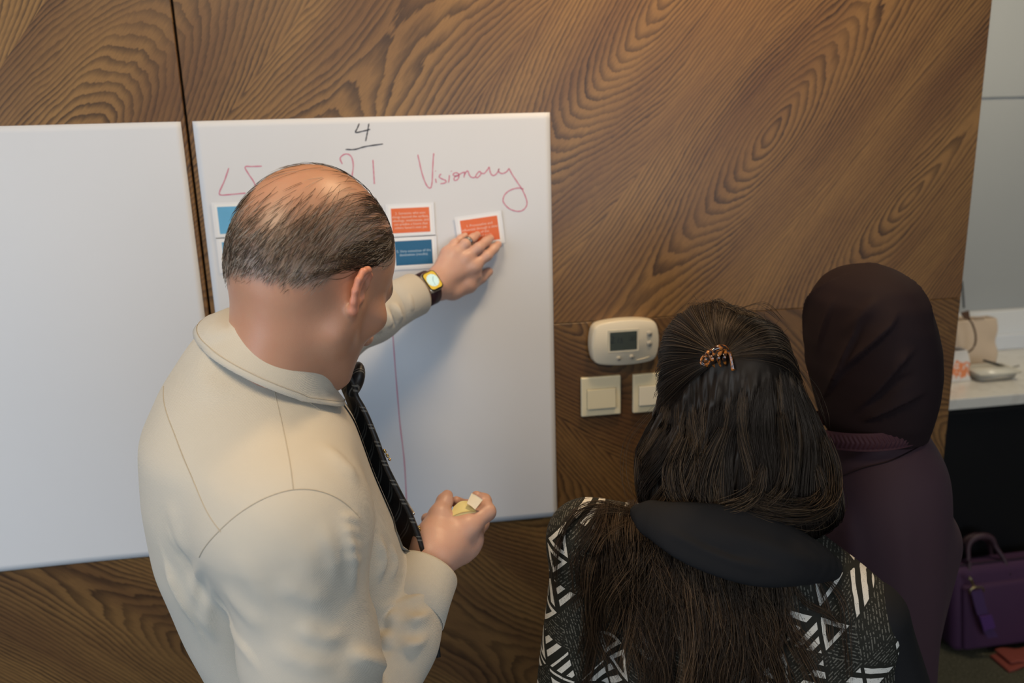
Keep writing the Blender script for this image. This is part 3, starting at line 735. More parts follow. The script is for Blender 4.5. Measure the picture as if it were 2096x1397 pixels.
def build_man():
    root = empty('person', (-0.13, -0.61, 0), 'balding man in a cream shirt and dark tie pressing a card to the sheet', 'person')
    parts = [surf(man_head, (-0.26, -0.80, 1.50), (0.06, -0.48, 1.90), 0.0024),
             surf(man_lhand, np.minimum(EL, WL) - 0.08, (0.27, 0.01, 1.73), 0.0022),
             surf(man_rhand, (-0.02, -0.68, 1.24), (0.17, -0.46, 1.46), 0.0022)]
    def core(P):
        d = man_torso(P, 0.018)
        for s in (1, -1):
            hip = np.array([-0.12, -0.61, 0.95]) + ML3 * 0.09 * s
            d = smin(d, chain(P, [hip, hip * [1, 1, 0] + np.array([0.02, 0, 0.50]), hip * [1, 1, 0] + np.array([0, 0, 0.08])], [0.085, 0.055, 0.038], 0.02), 0.03)
        d = smin(d, chain(P, [SR, ER, WR], [0.05, 0.042, 0.028], 0.02), 0.02)
        return smin(d, chain(P, [SL, EL, WL], [0.05, 0.042, 0.026], 0.02), 0.02)
    parts.append(surf(core, (-0.36, -0.95, 0.03), (0.13, 0.0, 1.66), 0.009, 1))
    V, Fc = merge(*parts)
    # skin tones: flushed knuckles and ears, clipped hair showing on the scalp, shaved jaw
    q = mloc(V.astype(F4)); C = np.tile(np.array([0.46, 0.245, 0.155]), (len(V), 1))
    nh = len(parts[0][0]); hd = np.arange(len(V)) < nh
    C[~hd] = (0.57, 0.345, 0.26)
    earw = np.clip((np.abs(q[:, 0]) - 0.0775) / 0.006, 0, 1) * hd
    C = C * (1 - earw[:, None]) + np.array([0.56, 0.235, 0.15]) * earw[:, None]
    hm, gray = scalp(q); hm = hm * hd
    shade = np.array([0.115, 0.082, 0.052])[None] * (1 - gray[:, None]) + np.array([0.25, 0.205, 0.17])[None] * gray[:, None]
    C = C * (1 - hm[:, None]) + shade * hm[:, None]
    jaw = np.clip((-0.035 - q[:, 2]) / 0.03, 0, 1) * np.clip((q[:, 1] + 0.005) / 0.03, 0, 1) * hd * 0.28
    C = C * (1 - jaw[:, None]) + np.array([0.26, 0.17, 0.125]) * jaw[:, None]
    eye = np.clip((0.0135 - np.linalg.norm(np.stack([np.abs(q[:, 0]) - 0.032, q[:, 1] - 0.080, q[:, 2] - 0.010], 1), axis=1)) / 0.001, 0, 1) * (q[:, 1] > 0.086) * hd
    C = C * (1 - eye[:, None]) + np.array([0.7, 0.68, 0.64]) * eye[:, None]
    brow = (np.exp(-((q[:, 2] - 0.036) / 0.006) ** 2) * np.clip((q[:, 1] - 0.072) / 0.01, 0, 1) * (np.abs(np.abs(q[:, 0]) - 0.032) < 0.02)) * hd
    C = C * (1 - brow[:, None]) + np.array([0.05, 0.04, 0.03]) * brow[:, None]
    obj_from('body', V, Fc, M_SKIN, root, True, C)
    # shirt
    V, Fc = surf(man_shirt, (-0.36, -0.93, 1.03), (0.12, -0.02, 1.70), 0.0032)
    N, _ = grad(man_shirt, V, 0.0015)
    D = np.zeros(len(V))
    def fl(pts, w, amp, sharp=0.0, side=1):
        nonlocal D; L = hit(man_shirt, pts); D = D + fold(V, N, L, w, amp * 1.5, sharp, side)
    # elbow and sleeve folds
    for p, w, a in (([(748, 1243), (800, 1262), (850, 1268), (890, 1250)], 0.007, 0.005), ([(735, 1285), (790, 1308), (840, 1318), (880, 1300)], 0.007, 0.005),
                    ([(700, 1330), (760, 1350), (830, 1360)], 0.008, 0.005), ([(725, 1265), (790, 1284), (870, 1285)], 0.005, -0.003), ([(720, 1312), (790, 1330), (860, 1330)], 0.005, -0.003),
                    ([(690, 1050), (712, 1110), (722, 1170), (728, 1230)], 0.007, 0.0035), ([(650, 1060), (680, 1130), (690, 1210)], 0.009, 0.002),
                    ([(560, 1180), (620, 1215), (690, 1235)], 0.012, 0.0025), ([(450, 1190), (500, 1250), (560, 1290)], 0.012, 0.0025), ([(600, 1270), (650, 1300), (720, 1300)], 0.010, 0.0035), ([(545, 1310), (620, 1350), (700, 1360)], 0.012, 0.003),
                    ([(415, 1140), (400, 1190), (405, 1250)], 0.007, 0.003), ([(432, 1190), (425, 1250), (440, 1320)], 0.008, 0.003), ([(335, 1140), (370, 1210), (425, 1290)], 0.010, 0.003),
                    ([(350, 1090), (385, 1160), (430, 1230)], 0.008, -0.003), ([(650, 900), (700, 950), (740, 990)], 0.012, 0.003), ([(770, 1090), (785, 1140), (770, 1195)], 0.007, 0.004), ([(800, 1110), (810, 1150), (795, 1190)], 0.006, 0.003),
                    ([(345, 1010), (360, 1080), (395, 1160)], 0.012, 0.002), ([(470, 690), (520, 745), (590, 790)], 0.010, 0.003), ([(400, 720), (420, 780), (470, 830)], 0.016, 0.002)):
        fl(p, w, a)
    for p, w, a, sh_ in (([(688, 1058), (718, 1060), (744, 1072)], 0.004, 0.0022, 0), ([(690, 1082), (720, 1086), (746, 1098)], 0.004, 0.0022, 0), ([(694, 1108), (722, 1113), (745, 1124)], 0.004, 0.0022, 0), ([(698, 1136), (722, 1142), (743, 1152)], 0.004, 0.0020, 0),
                         ([(752, 1236), (800, 1236), (852, 1222), (898, 1206)], 0.008, 0.0032, 0.35), ([(748, 1262), (800, 1276), (850, 1268), (893, 1240)], 0.007, 0.0030, 0.35), ([(742, 1300), (790, 1322), (850, 1316), (884, 1290)], 0.008, 0.0032, 0.35), ([(730, 1346), (780, 1362), (830, 1362)], 0.008, 0.0030, 0.35),
                         ([(415, 1150), (455, 1235), (505, 1330), (540, 1390)], 0.010, 0.0030, 0.3), ([(470, 1120), (520, 1190), (560, 1270)], 0.014, 0.0015, 0), ([(620, 1090), (640, 1180), (690, 1270)], 0.014, 0.0016, 0), ([(320, 1090), (350, 1170), (400, 1270), (430, 1350)], 0.008, 0.0024, 0.35), ([(335, 1050), (372, 1140), (418, 1210)], 0.007, 0.0020, 0.35)):
        fl(p, w, a, sh_, -1)
    # folds of the raised sleeve
    for p, w, a in (([(808, 615), (814, 640), (822, 660)], 0.006, 0.007), ([(788, 628), (797, 655), (800, 670)], 0.006, 0.007), ([(798, 622), (806, 650), (811, 668)], 0.004, -0.005), ([(772, 642), (775, 668), (770, 684)], 0.007, 0.006), ([(835, 590), (840, 620), (846, 642)], 0.008, 0.003)):
        fl(p, w, a)
    D += 0.0011 * hp_noise(V, 30, 3) * np.clip((1.50 - V[:, 2]) / 0.2, 0.25, 1)
    for _ in range(1):
        acc = np.zeros(len(V)); fm = D[Fc].mean(1)
        for k in range(4): acc += np.bincount(Fc[:, k], fm, len(V))
        D = acc / np.maximum(np.bincount(Fc.ravel(), minlength=len(V)), 1)
    sh = obj_from('shirt', V + N * D[:, None].astype(F4), Fc, M_SHIRT, root, True)
    shirt_d = man_shirt
    def seam(pts, r=0.0006, off=0.0001, n=60):
        L = onto(shirt_d, catmull(hit(shirt_d, pts), n), off)
        L = L + (np.interp(np.linspace(0, 1, n), [0, 1], [0, 0]))[:, None]
        # ride on the folded cloth
        for i in range(n):
            j = np.argmin(np.einsum('ij,ij->i', V - L[i], V - L[i])); L[i] = L[i] + N[j] * (D[j])
        Vt, q = tube_arrays(L[None], r, 5, False); obj_from('seam', Vt, q, M_SEAM, sh)
    seam([(408, 1140), (440, 1095), (490, 1050), (545, 1018), (600, 1002), (650, 1004), (700, 1025), (735, 1060)])
    seam([(335, 790), (350, 870), (385, 960), (415, 1030), (452, 1088)])
    seam([(562, 800), (578, 870), (592, 940), (600, 1000)])
    seam([(455, 690), (500, 735), (560, 778), (620, 815), (655, 838)])
    # cuffs: a band around each sleeve end
    for w, a, r, ln, g0 in ((ER + (WR - ER) * 0.90, unit(WR - ER), 0.0415, 0.062, 0.0085), (EL + (WL - EL) * 0.80, unit(WL - EL), 0.0385, 0.062, 0.0052)):
        e1 = unit(np.cross(a, (0, 0, 1))); e2 = np.cross(e1, a); nn = 48
        th = np.arange(nn) * 2 * np.pi / nn
        prof = [(-ln, r + g0), (-ln + 0.001, r + g0 + 0.0013), (-0.03, r + g0 * 0.68), (-0.002, r + 0.0035), (0.002, r + 0.0020), (0.0022, r - 0.0005), (-0.01, r - 0.002)]
        R = np.stack([np.array([w + a * h + rr * (1 + 0.02 * np.sin(2 * x + 1)) * (math.cos(x) * e1 + math.sin(x) * e2) for h, rr in prof]) for x in th])
        obj_from('cuff', R.reshape(-1, 3), grid_faces(nn, len(prof), True)[:, ::-1], M_SHIRT, sh)
    # collar
    cc = np.array([-0.124, -0.655, 1.630]); tl = math.radians(30)
    n_ = MF3 * math.sin(tl) + np.array([0, 0, math.cos(tl)]); f_ = MF3 * math.cos(tl) - np.array([0, 0, math.sin(tl)]); l_ = ML3
    phis = np.linspace(math.radians(14), math.radians(346), 110)
    rows = []
    for ph in phis:
        tip = max(0.0, 1 - min(ph, 2 * math.pi - ph) / math.radians(75)); tip = tip ** 1.3
        L = 0.044 + 0.026 * tip
        rad = 0.92 + 0.04 * math.cos(ph) ** 2
        pr = [(0.0600, -0.030), (0.0600, 0.0), (0.0612, 0.0105), (0.0632, 0.0125), (0.0655, 0.0105)]
        pr += [(0.0660 + 0.020 * s, 0.0105 - L * s) for s in np.linspace(0.12, 1, 7)]
        e_r, e_h = pr[-1]; pr += [(e_r - 0.0015, e_h - 0.0005), (e_r - 0.003, e_h + 0.002)]
        rows.append([cc + r * rad * (math.cos(ph) * f_ + math.sin(ph) * l_) + h * n_ for r, h in pr])
    G = np.array(rows); sg = G.shape
    P = G.reshape(-1, 3).astype(F4); d = man_shirt(P); nrm, _ = grad(man_shirt, P, 0.002)
    outer = np.tile(np.arange(sg[1]) >= 5, sg[0]); want = np.tile(np.where(np.arange(sg[1]) >= sg[1] - 2, 0.0040, 0.0075), sg[0])
    push = np.where(outer, np.maximum(want - d, 0), 0)
    P = P + nrm * np.minimum(push, 0.03)[:, None].astype(F4)
    obj_from('collar', P, grid_faces(sg[0], sg[1]), M_SHIRT, sh)
    ed = P.reshape(sg)[:, sg[1] - 4]; nn_ = nrm.reshape(sg)[:, sg[1] - 4]
    Vt, q = tube_arrays((ed + nn_ * 0.0003)[None], 0.0005, 4, False); obj_from('seam', Vt, q, M_SEAM, sh)
    # tie
    t = NT('striped_tie'); x, y, z = t.xyz(t.pos()); s = t.math('ADD', t.math('MULTIPLY', z, 1.0), t.math('MULTIPLY', y, 1.3))
    fr = t.math('FRACT', t.math('DIVIDE', s, 0.026)); l1 = t.math('LESS_THAN', t.math('ABSOLUTE', t.math('SUBTRACT', fr, 0.4)), 0.045); l2 = t.math('LESS_THAN', t.math('ABSOLUTE', t.math('SUBTRACT', fr, 0.6)), 0.035)
    t.base(t.mix(t.math('ADD', l1, l2, clamp=True), (0.010, 0.010, 0.011), (0.11, 0.11, 0.10))); t.set(Roughness=0.5)
    tz = np.array([1.582, 1.56, 1.535, 1.50, 1.46, 1.42, 1.39, 1.35, 1.31, 1.27, 1.23, 1.18])
    cent = np.array([[np.interp(-zz, -np.array(MZ), MCX), np.interp(-zz, -np.array(MZ), MCY), zz] for zz in tz]) + MF3 * 0.2
    cl = []
    for p in cent:
        for _ in range(60): p = p - MF3 * max(min(float(man_torso(p[None].astype(F4))[0]) - 0.012, 0.02), -0.02) * 0.8
        cl.append(p)
    cl = catmull(cl, 50); wd = np.interp(cl[:, 2][::-1], [1.14, 1.30, 1.50, 1.555, 1.565, 1.585], [0.048, 0.044, 0.032, 0.018, 0.020, 0.020])[::-1]
    cl = cl + MF3 * (np.interp(cl[:, 2], [1.2, 1.36, 1.46, 1.555, 1.57, 1.6], [0.014, 0.014, 0.008, 0.008, 0.014, 0.012]))[:, None]
    sgn = np.linspace(-1, 1, 7)
    top = np.array([[c + (ML3 * 0.90 - MF3 * 0.25) * w * k - MF3 * (0.010 * (w / 0.04) * k * k) for k in sgn] for c, w in zip(cl, wd)])
    bot = top - MF3 * 0.006
    G = np.concatenate([top, bot[:, ::-1]], 1); tie = obj_from('tie', G.reshape(-1, 3), np.vstack([grid_faces(50, 14), np.stack([np.arange(49) * 14 + 13, np.arange(49) * 14, np.arange(1, 50) * 14, np.arange(1, 50) * 14 + 13], 1)[:, ::-1]])[:, ::-1], t.m, root)
    mg = plain('gold_metal', (0.75, 0.55, 0.22), 0.25, metal=1.0)
    kn = cl[2] + MF3 * 0.002
    bm = bmesh.new(); bmesh.ops.create_uvsphere(bm, u_segments=20, v_segments=14, radius=1.0)
    K = np.array([v.co[:] for v in bm.verts]); bm.verts.index_update(); KF = [[v.index for v in f.verts] for f in bm.faces]; bm.free()
    tw = 1.15 + 0.3 * K[:, 2:3]
    obj_from('knot', kn + K[:, :1] * MF3 * 0.011 + K[:, 1:2] * ML3 * 0.017 * tw + K[:, 2:] * np.array([0.006, 0, 0.022]), KF, t.m, tie)
    for pz, nb in ((0.33, 5), (0.60, 3)):
        i = int(pz * 50); bm = bmesh.new()
        for k in range(nb): bmesh.ops.create_icosphere(bm, subdivisions=1, radius=0.0022, matrix=Matrix.Translation(Vector(cl[i] + MF3 * 0.004 + ML3 * (-0.010 + 0.003 * (k % 2)) + np.array([0.0015 * k, 0, -0.0032 * k]))))
        bm_obj('tie_pin', bm, mg, tie, True)
    i = 27; bm = box_bm((-0.0015, -0.024, -0.0018), (0.0015, 0.024, 0.0018), 0.0006, 1); o3 = np.array([v.co[:] for v in bm.verts]); bm.verts.index_update(); fc = [[v.index for v in f.verts] for f in bm.faces]; bm.free()
    obj_from('tie_clip', cl[i] + MF3 * 0.003 + o3[:, :1] * MF3 + o3[:, 1:2] * ML3 + o3[:, 2:] * np.array([0, 0, 1]), fc, plain('steel_clip', (0.5, 0.48, 0.42), 0.3, metal=1.0), tie)
    # shirt front strip beside the tie
    pl = np.array([[c - MF3 * 0.016 + ML3 * k for k in (-0.040, -0.036, -0.012)] for c in cl]); P = onto(man_shirt, pl.reshape(-1, 3), 0.002)
    obj_from('placket', P, grid_faces(50, 3)[:, ::-1], M_SHIRT, sh)
    # trousers and shoes
    def trs(P):
        d = vloft(P, [1.13, 1.05, 0.95, 0.88], [-0.130, -0.124, -0.12, -0.12], [-0.613, -0.61, -0.61, -0.61], [0.132, 0.138, 0.142, 0.13], [0.150, 0.160, 0.170, 0.17], MF)
        for s in (1, -1):
            hip = np.array([-0.12, -0.61, 0.88]) + ML3 * 0.088 * s
            d = smin(d, chain(P, [hip, hip * [1, 1, 0] + np.array([0.02, 0, 0.50]), hip * [1, 1, 0] + np.array([0, 0, 0.06])], [0.10, 0.082, 0.075], 0.02), 0.03)
        return d
    V, Fc = surf(trs, (-0.36, -0.90, 0.0), (0.13, -0.33, 1.18), 0.009); obj_from('trousers', V, Fc, M_TROUSER, root)
    for s in (1, -1):
        b = np.array([-0.12, -0.61, 0.0]) + ML3 * 0.09 * s
        shf = lambda P: np.maximum(smin(rcone(P, b + np.array([0.0, 0, 0.035]) - MF3 * 0.05, b + MF3 * 0.15 + np.array([0, 0, 0.022]), 0.042, 0.038), rcone(P, b + [0, 0, 0.03], b + [0, 0, 0.09], 0.045, 0.040), 0.03), 0.002 - P[:, 2])
        V, Fc = surf(shf, b - [0.2, 0.2, 0.02], b + [0.3, 0.25, 0.16], 0.007); obj_from('shoe', V, Fc, M_SHOE, root)
    return root
def scalp(q):
    """how much clipped hair covers the skin (0..1) and how grey it is, in head coordinates"""
    x, y, z = np.abs(q[:, 0]), q[:, 1], q[:, 2]
    zb = np.interp(y, [-0.12, -0.075, -0.045, -0.028, 0.0, 0.03, 0.06], [-0.036, -0.033, -0.018, 0.026, 0.045, 0.040, 0.046])
    low = np.clip((z - zb) / 0.022, 0, 1); low = low * low * (3 - 2 * low)
    front = np.clip((0.062 - y) / 0.02, 0, 1)
    # bare crown and top
    d = np.stack([x, y + 0.012, z - 0.046], 1); d /= np.linalg.norm(d, axis=1, keepdims=True) + 1e-9
    a = np.min([np.degrees(np.arccos(np.clip(d @ unit(c), -1, 1))) + o for c, o in (((0, 0.6, 1.0), 8), ((0, 0.25, 1.0), 4), ((0, -0.1, 1.0), 0), ((0, -0.5, 1.0), 0), ((0, -0.95, 1.0), 4))], 0)
    top = np.clip((a - 30) / 46, 0, 1); top = top * top * (3 - 2 * top)
    side = np.clip((x - 0.035) / 0.03, 0, 1) * np.clip((y + 0.075) / 0.06, 0, 1)
    gray = np.clip(0.22 + 0.75 * side + 0.35 * np.clip((0.0 - z) / 0.03, 0, 1), 0, 1)
    m = low * front * (0.10 + 0.82 * top)
    return m * (1 - 0.35 * side), gray
build_man()
# ------------------------------------------------------------------ the man's thin hair
def strands(f, roots, dirs, steps, step, lift0, lift1, rng, jitter=0.15, back=None):
    """walk from the roots along a direction field over the surface f; returns paths (n, steps, 3)"""
    P = onto(f, roots, 0.0, 3); out = []
    for k in range(steps):
        n, _ = grad(f, P.astype(F4), 0.0015)
        lift = lift0 + (lift1 - lift0) * (k / (steps - 1))
        out.append(P + n * np.reshape(lift, (-1, 1)))
        d = dirs(P, k); d = d - np.einsum('ij,ij->i', d, n)[:, None] * n; d /= np.linalg.norm(d, axis=1, keepdims=True) + 1e-9
        P = P + d * np.reshape(step, (-1, 1)); dd = f(P.astype(F4)); P = P - n * np.clip(dd, -0.01, 0.01)[:, None]
    return np.stack(out, 1)
def man_hair():
    rng = np.random.RandomState(5)
    skull = lambda P: man_head(P, 0.0)
    m = rng.normal(size=(60000, 3)); m /= np.linalg.norm(m, axis=1, keepdims=True)
    q = m * np.array([0.080, 0.105, 0.115]) + np.array([0, -0.012, 0.030]); q = q[(q[:, 2] > -0.045) & (q[:, 1] < 0.075)]
    q = mloc(onto(skull, mwor(q), 0.0, 4).astype(F4))
    dens, gray = scalp(q)
    keep = rng.rand(len(q)) < dens ** 1.6 * 0.36
    q, gray, dens = q[keep], gray[keep], dens[keep]
    def field(P, k):
        l = mloc(P.astype(F4)); side = np.clip(np.abs(l[:, 0]) / 0.07, 0, 1); bk = np.clip(-l[:, 1] / 0.08, 0, 1)
        d = np.stack([-0.55 * np.ones(len(l)) * (1 - side) * bk, -1.0 + 0.5 * bk, -0.25 - 0.75 * side - 0.6 * bk], 1)
        return d @ MH_R
    jit = rng.normal(size=(len(q), 3)) * 0.22
    ln = np.interp(q[:, 2], [-0.03, 0.02, 0.06, 0.1], [0.006, 0.013, 0.022, 0.030]) * (0.7 + 0.6 * rng.rand(len(q)))
    P = strands(skull, mwor(q), lambda P, k: field(P, k) + jit, 6, ln / 5, 0.0004, 0.0016 + 0.0014 * rng.rand(len(q)), rng)
    g = (rng.rand(len(q)) < np.clip(gray * 0.95, 0, 0.85))
    col = np.where(g[:, None], np.array([0.34, 0.31, 0.27]), np.array([0.042, 0.031, 0.020]) * (0.6 + 0.9 * rng.rand(len(q), 1)))
    V1, F1 = tube_arrays(P, 0.00017, 3); C1 = np.repeat(col, 6 * 3, 0)
    # long thin wisps combed back from the temple over the crown
    n2 = 260; a = rng.rand(n2)
    # clumped roots: along the right temple and the front hairline
    cl = rng.randint(0, 34, n2); cu = rng.rand(34)
    r = []
    for i in range(n2):
        c = cu[cl[i]]; 
        base = np.array([np.interp(c, [0, 0.5, 1], [0.070, 0.052, -0.03]), np.interp(c, [0, 0.5, 1], [0.040, 0.058, 0.066]), np.interp(c, [0, 0.5, 1], [0.062, 0.100, 0.112])])
        r.append(base + rng.normal(size=3) * 0.0028)
    r = np.array(r); wv = rng.rand(34) * 6.28; am = rng.rand(34)
    def field2(P, k):
        l = mloc(P.astype(F4)); side = np.clip(l[:, 0] / 0.07, -1, 1)
        d = np.stack([0.25 * np.sin(k * 0.55 + wv[cl]) + 0.15 * side, -np.ones(len(l)), -0.15 - 0.55 * np.abs(side) + 0.35 * np.sin(k * 0.5 + wv[cl])], 1)
        return d @ MH_R
    st = (0.0040 + 0.0028 * am[cl]) * (0.85 + 0.3 * rng.rand(n2))
    P2 = strands(skull, mwor(r), field2, 22, st, 0.0006, 0.0022, rng)
    V2, F2 = tube_arrays(P2, 0.00030, 3); C2 = np.repeat(np.array([[0.014, 0.010, 0.008]]) * (0.7 + 0.8 * rng.rand(n2, 1)), 22 * 3, 0)
    # dark hair over the far side of the crown
    n3 = 420; r3 = np.stack([-0.02 - 0.05 * rng.rand(n3), 0.06 - 0.10 * rng.rand(n3), 0.09 + 0.04 * rng.rand(n3)], 1)
    P3 = strands(skull, mwor(r3), lambda P, k: np.stack([-0.5 * np.ones(n3), -1.0 + 0.3 * jit[:n3, 1], -0.2 * np.ones(n3)], 1) @ MH_R, 14, 0.0050 + 0.002 * rng.rand(n3), 0.0008, 0.0040, rng)
    V3, F3 = tube_arrays(P3, 0.00030, 3); C3 = np.repeat(np.array([[0.014, 0.010, 0.008]]) * (0.7 + 0.8 * rng.rand(n3, 1)), 14 * 3, 0)
    V, Fc = merge((V1, F1), (V2, F2), (V3, F3))
    o = obj_from('hair', V, Fc, M_HAIR2, bpy.data.objects['person'], True, np.vstack([C1, C2, C3])); tag(o, 'thinning dark hair greying at the sides', kind='stuff')
man_hair()

# ------------------------------------------------------------------ things on and in his hands
def watch():
    ex = unit(WL - EL); c = at(885.2, 573.8, -0.1015); ez = unit(at(878.5, 555.8, -0.1015) - at(891.9, 591.8, -0.1015))
    ez = unit(ez - ex * (ez @ ex)); ny = np.cross(ex, ez); ny = ny if ny[1] < 0 else -ny
    wc = EL + ex * ((c - EL) @ ex); ny = unit(c - wc); ez = np.cross(ny, ex); ez = ez if ez[2] > 0 else -ez; rn = np.linalg.norm(c - wc) - 0.004
    c = wc + ny * max(rn, 0.0285) + ny * 0.004; rn = max(rn, 0.0285)
    root = empty('smartwatch', c, 'smartwatch with gold face and dark burgundy strap on the man\'s raised wrist', 'watch')
    def rr(name, w, h, y0, y1, r, mat, par, seg=7, bev=0.0):
        pts = []
        for sx, sz, a0 in ((1, 1, 0), (-1, 1, 90), (-1, -1, 180), (1, -1, 270)):
            for k in range(seg + 1):
                a = math.radians(a0 + 90 * k / seg); pts.append((sx * (w / 2 - r) + r * math.cos(a), sz * (h / 2 - r) + r * math.sin(a)))
        pts = np.array(pts); rings = [(1.0, y0), (1.0, y1 - bev)] + ([(1 - bev / w * 1.2, y1 - bev * 0.3), (1 - 2.4 * bev / w, y1)] if bev else [])
        V = np.vstack([c + pts[:, :1] * k * ex + pts[:, 1:] * k * ez + ny * y for k, y in rings]); m = len(pts)
        F = [[q * m + i, q * m + (i + 1) % m, (q + 1) * m + (i + 1) % m, (q + 1) * m + i] for q in range(len(rings) - 1) for i in range(m)]
        F += [[i for i in range(m)][::-1], [(len(rings) - 1) * m + i for i in range(m)]]
        return obj_from(name, V, F, mat, par, False)
    rr('case', 0.0335, 0.0405, -0.009, 0.0005, 0.0085, plain('pale_gold_metal', (0.62, 0.54, 0.42), 0.3, metal=1.0), root, bev=0.0015)
    gl = rr('glass', 0.0315, 0.0385, 0.0, 0.0012, 0.008, plain('black_glass', (0.006, 0.006, 0.007), 0.08), root, bev=0.0008)
    def em(name, col, s):
        t = NT(name); t.base(col); t.p.inputs['Emission Color'].default_value = (*col, 1); t.p.inputs['Emission Strength'].default_value = s; t.set(Roughness=0.2); return t.m
    sc = rr('screen', 0.0275, 0.0345, 0.0010, 0.0014, 0.0065, em('gold_screen', (0.62, 0.44, 0.05), 0.22), root)
    th = np.arange(40) * 2 * np.pi / 40; V = np.vstack([c + ny * 0.0016, c + ny * 0.0016 + 0.0128 * (np.cos(th)[:, None] * ex + np.sin(th)[:, None] * ez)])
    dial = obj_from('dial', V, [[0, i + 1, (i + 1) % 40 + 1] for i in range(40)], em('pale_dial', (0.55, 0.78, 0.82), 0.22), root, False)
    mh = em('dial_hand_mark', (0.16, 0.34, 0.38), 0.1)
    for a, r0, r1, w in [(math.radians(50), 0, 0.0085, 0.0005), (math.radians(-100), 0, 0.0105, 0.0004)] + [(math.radians(30 * k), 0.0105, 0.0122, 0.0003) for k in range(12)]:
        d = math.cos(a) * ex + math.sin(a) * ez; s = -math.sin(a) * ex + math.cos(a) * ez
        obj_from('dial_mark', [c + ny * 0.0019 + d * r + s * w * k for r, k in ((r0, -1), (r1, -1), (r1, 1), (r0, 1))], [[0, 1, 2, 3]], mh, dial, False)
    bm = bmesh.new(); bmesh.ops.create_cone(bm, cap_ends=True, segments=14, radius1=0.0035, radius2=0.0032, depth=0.003)
    K = np.array([v.co[:] for v in bm.verts]); bm.verts.index_update(); F = [[v.index for v in f.verts] for f in bm.faces]; bm.free()
    obj_from('crown', c + ex * (0.0175 + K[:, 2:]) + ez * (0.007 + K[:, :1]) + ny * (-0.004 + K[:, 1:2]), F, plain('pale_gold_metal2', (0.62, 0.54, 0.42), 0.3, metal=1.0), root)
    # strap: a band around the wrist in the plane across the forearm
    rows = []
    for k in range(49):
        a = math.radians(28 + 304 * k / 48)
        dr = math.cos(a) * ny * rn + math.sin(a) * ez * 0.0310
        for s, off in ((-0.0115, 0), (-0.0118, 0.0022), (0.0118, 0.0022), (0.0115, 0)):
            rows.append(wc + dr * (1 + off / 0.03) + ex * s)
    G = np.array(rows).reshape(49, 4, 3); V = G.reshape(-1, 3)
    obj_from('strap', V, np.vstack([grid_faces(49, 4), np.stack([np.arange(48) * 4 + 3, np.arange(1, 49) * 4 + 3, np.arange(1, 49) * 4, np.arange(48) * 4], 1)]), plain('burgundy_strap', (0.040, 0.016, 0.020), 0.6, 0.3), root)
watch()
def ring():
    a = at(953, 499, -0.044); b = at(968, 487, -0.024); c = a * 0.72 + b * 0.28; ax = unit(b - a)
    e1 = unit(np.cross(ax, (0, 0, 1))); e2 = np.cross(ax, e1); th = np.arange(40) * 2 * np.pi / 40
    def band(nm, h0, h1, r, mat, par):
        pr = [(h0, r - 0.0012), (h0, r), (h1, r), (h1, r - 0.0012)]
        R = np.array([[c + ax * h + q * (math.cos(t) * e1 + math.sin(t) * e2) for h, q in pr] for t in th])
        return obj_from(nm, R.reshape(-1, 3), grid_faces(40, 4, True), mat, par)
    root = empty('finger_ring', c, 'dark grey metal ring on the finger touching the orange card', 'ring')
    band('band', -0.0036, 0.0036, 0.0108, plain('gunmetal', (0.10, 0.11, 0.11), 0.35, metal=1.0), root)
    band('bright_edge', -0.0008, 0.0012, 0.01105, plain('bright_steel', (0.55, 0.57, 0.57), 0.25, metal=1.0), root)
ring()
def notes():
    root = empty('sticky_note_pad', at(*rh(900, 570, -0.55)), 'small pale yellow sticky note pad held in the man\'s lower hand', 'notepad')
    my = plain('pale_yellow_paper', (0.72, 0.64, 0.30), 0.8, 0.2, var=0.02); mw = plain('cream_paper', (0.76, 0.70, 0.56), 0.8, 0.2, var=0.02)
    def patch(nm, A, B, C, D, bul, th, mat, nu=14, nv=10):
        A, B, C, D = [at(*rh(*p)) for p in (A, B, C, D)]
        nrm = unit(np.cross(B - A, D - A)); nrm = nrm if nrm @ (CAM - A) > 0 else -nrm
        G = np.array([[(A * (1 - u) + B * u) * (1 - v) + (D * (1 - u) + C * u) * v + nrm * bul * math.sin(math.pi * u) for v in np.linspace(0, 1, nv)] for u in np.linspace(0, 1, nu)])
        n = nu * nv; idx = np.arange(n).reshape(nu, nv); f = grid_faces(nu, nv)
        rg = np.concatenate([idx[:, 0], idx[-1, 1:], idx[-2::-1, -1], idx[0, -2:0:-1]])
        sd = np.stack([rg, np.roll(rg, -1), np.roll(rg, -1) + n, rg + n], 1)
        obj_from(nm, np.vstack([G.reshape(-1, 3), G.reshape(-1, 3) - nrm * th]), np.vstack([f, f[:, ::-1] + n, sd]), mat, root, False)
    patch('pad', (748, 640, -0.579), (1048, 572, -0.570), (955, 455, -0.546), (800, 515, -0.554), 0.004, 0.004, my)
    patch('raised_sheet', (942, 482, -0.566), (1035, 550, -0.574), (1120, 442, -0.566), (995, 366, -0.552), 0.001, 0.0006, mw)
notes()
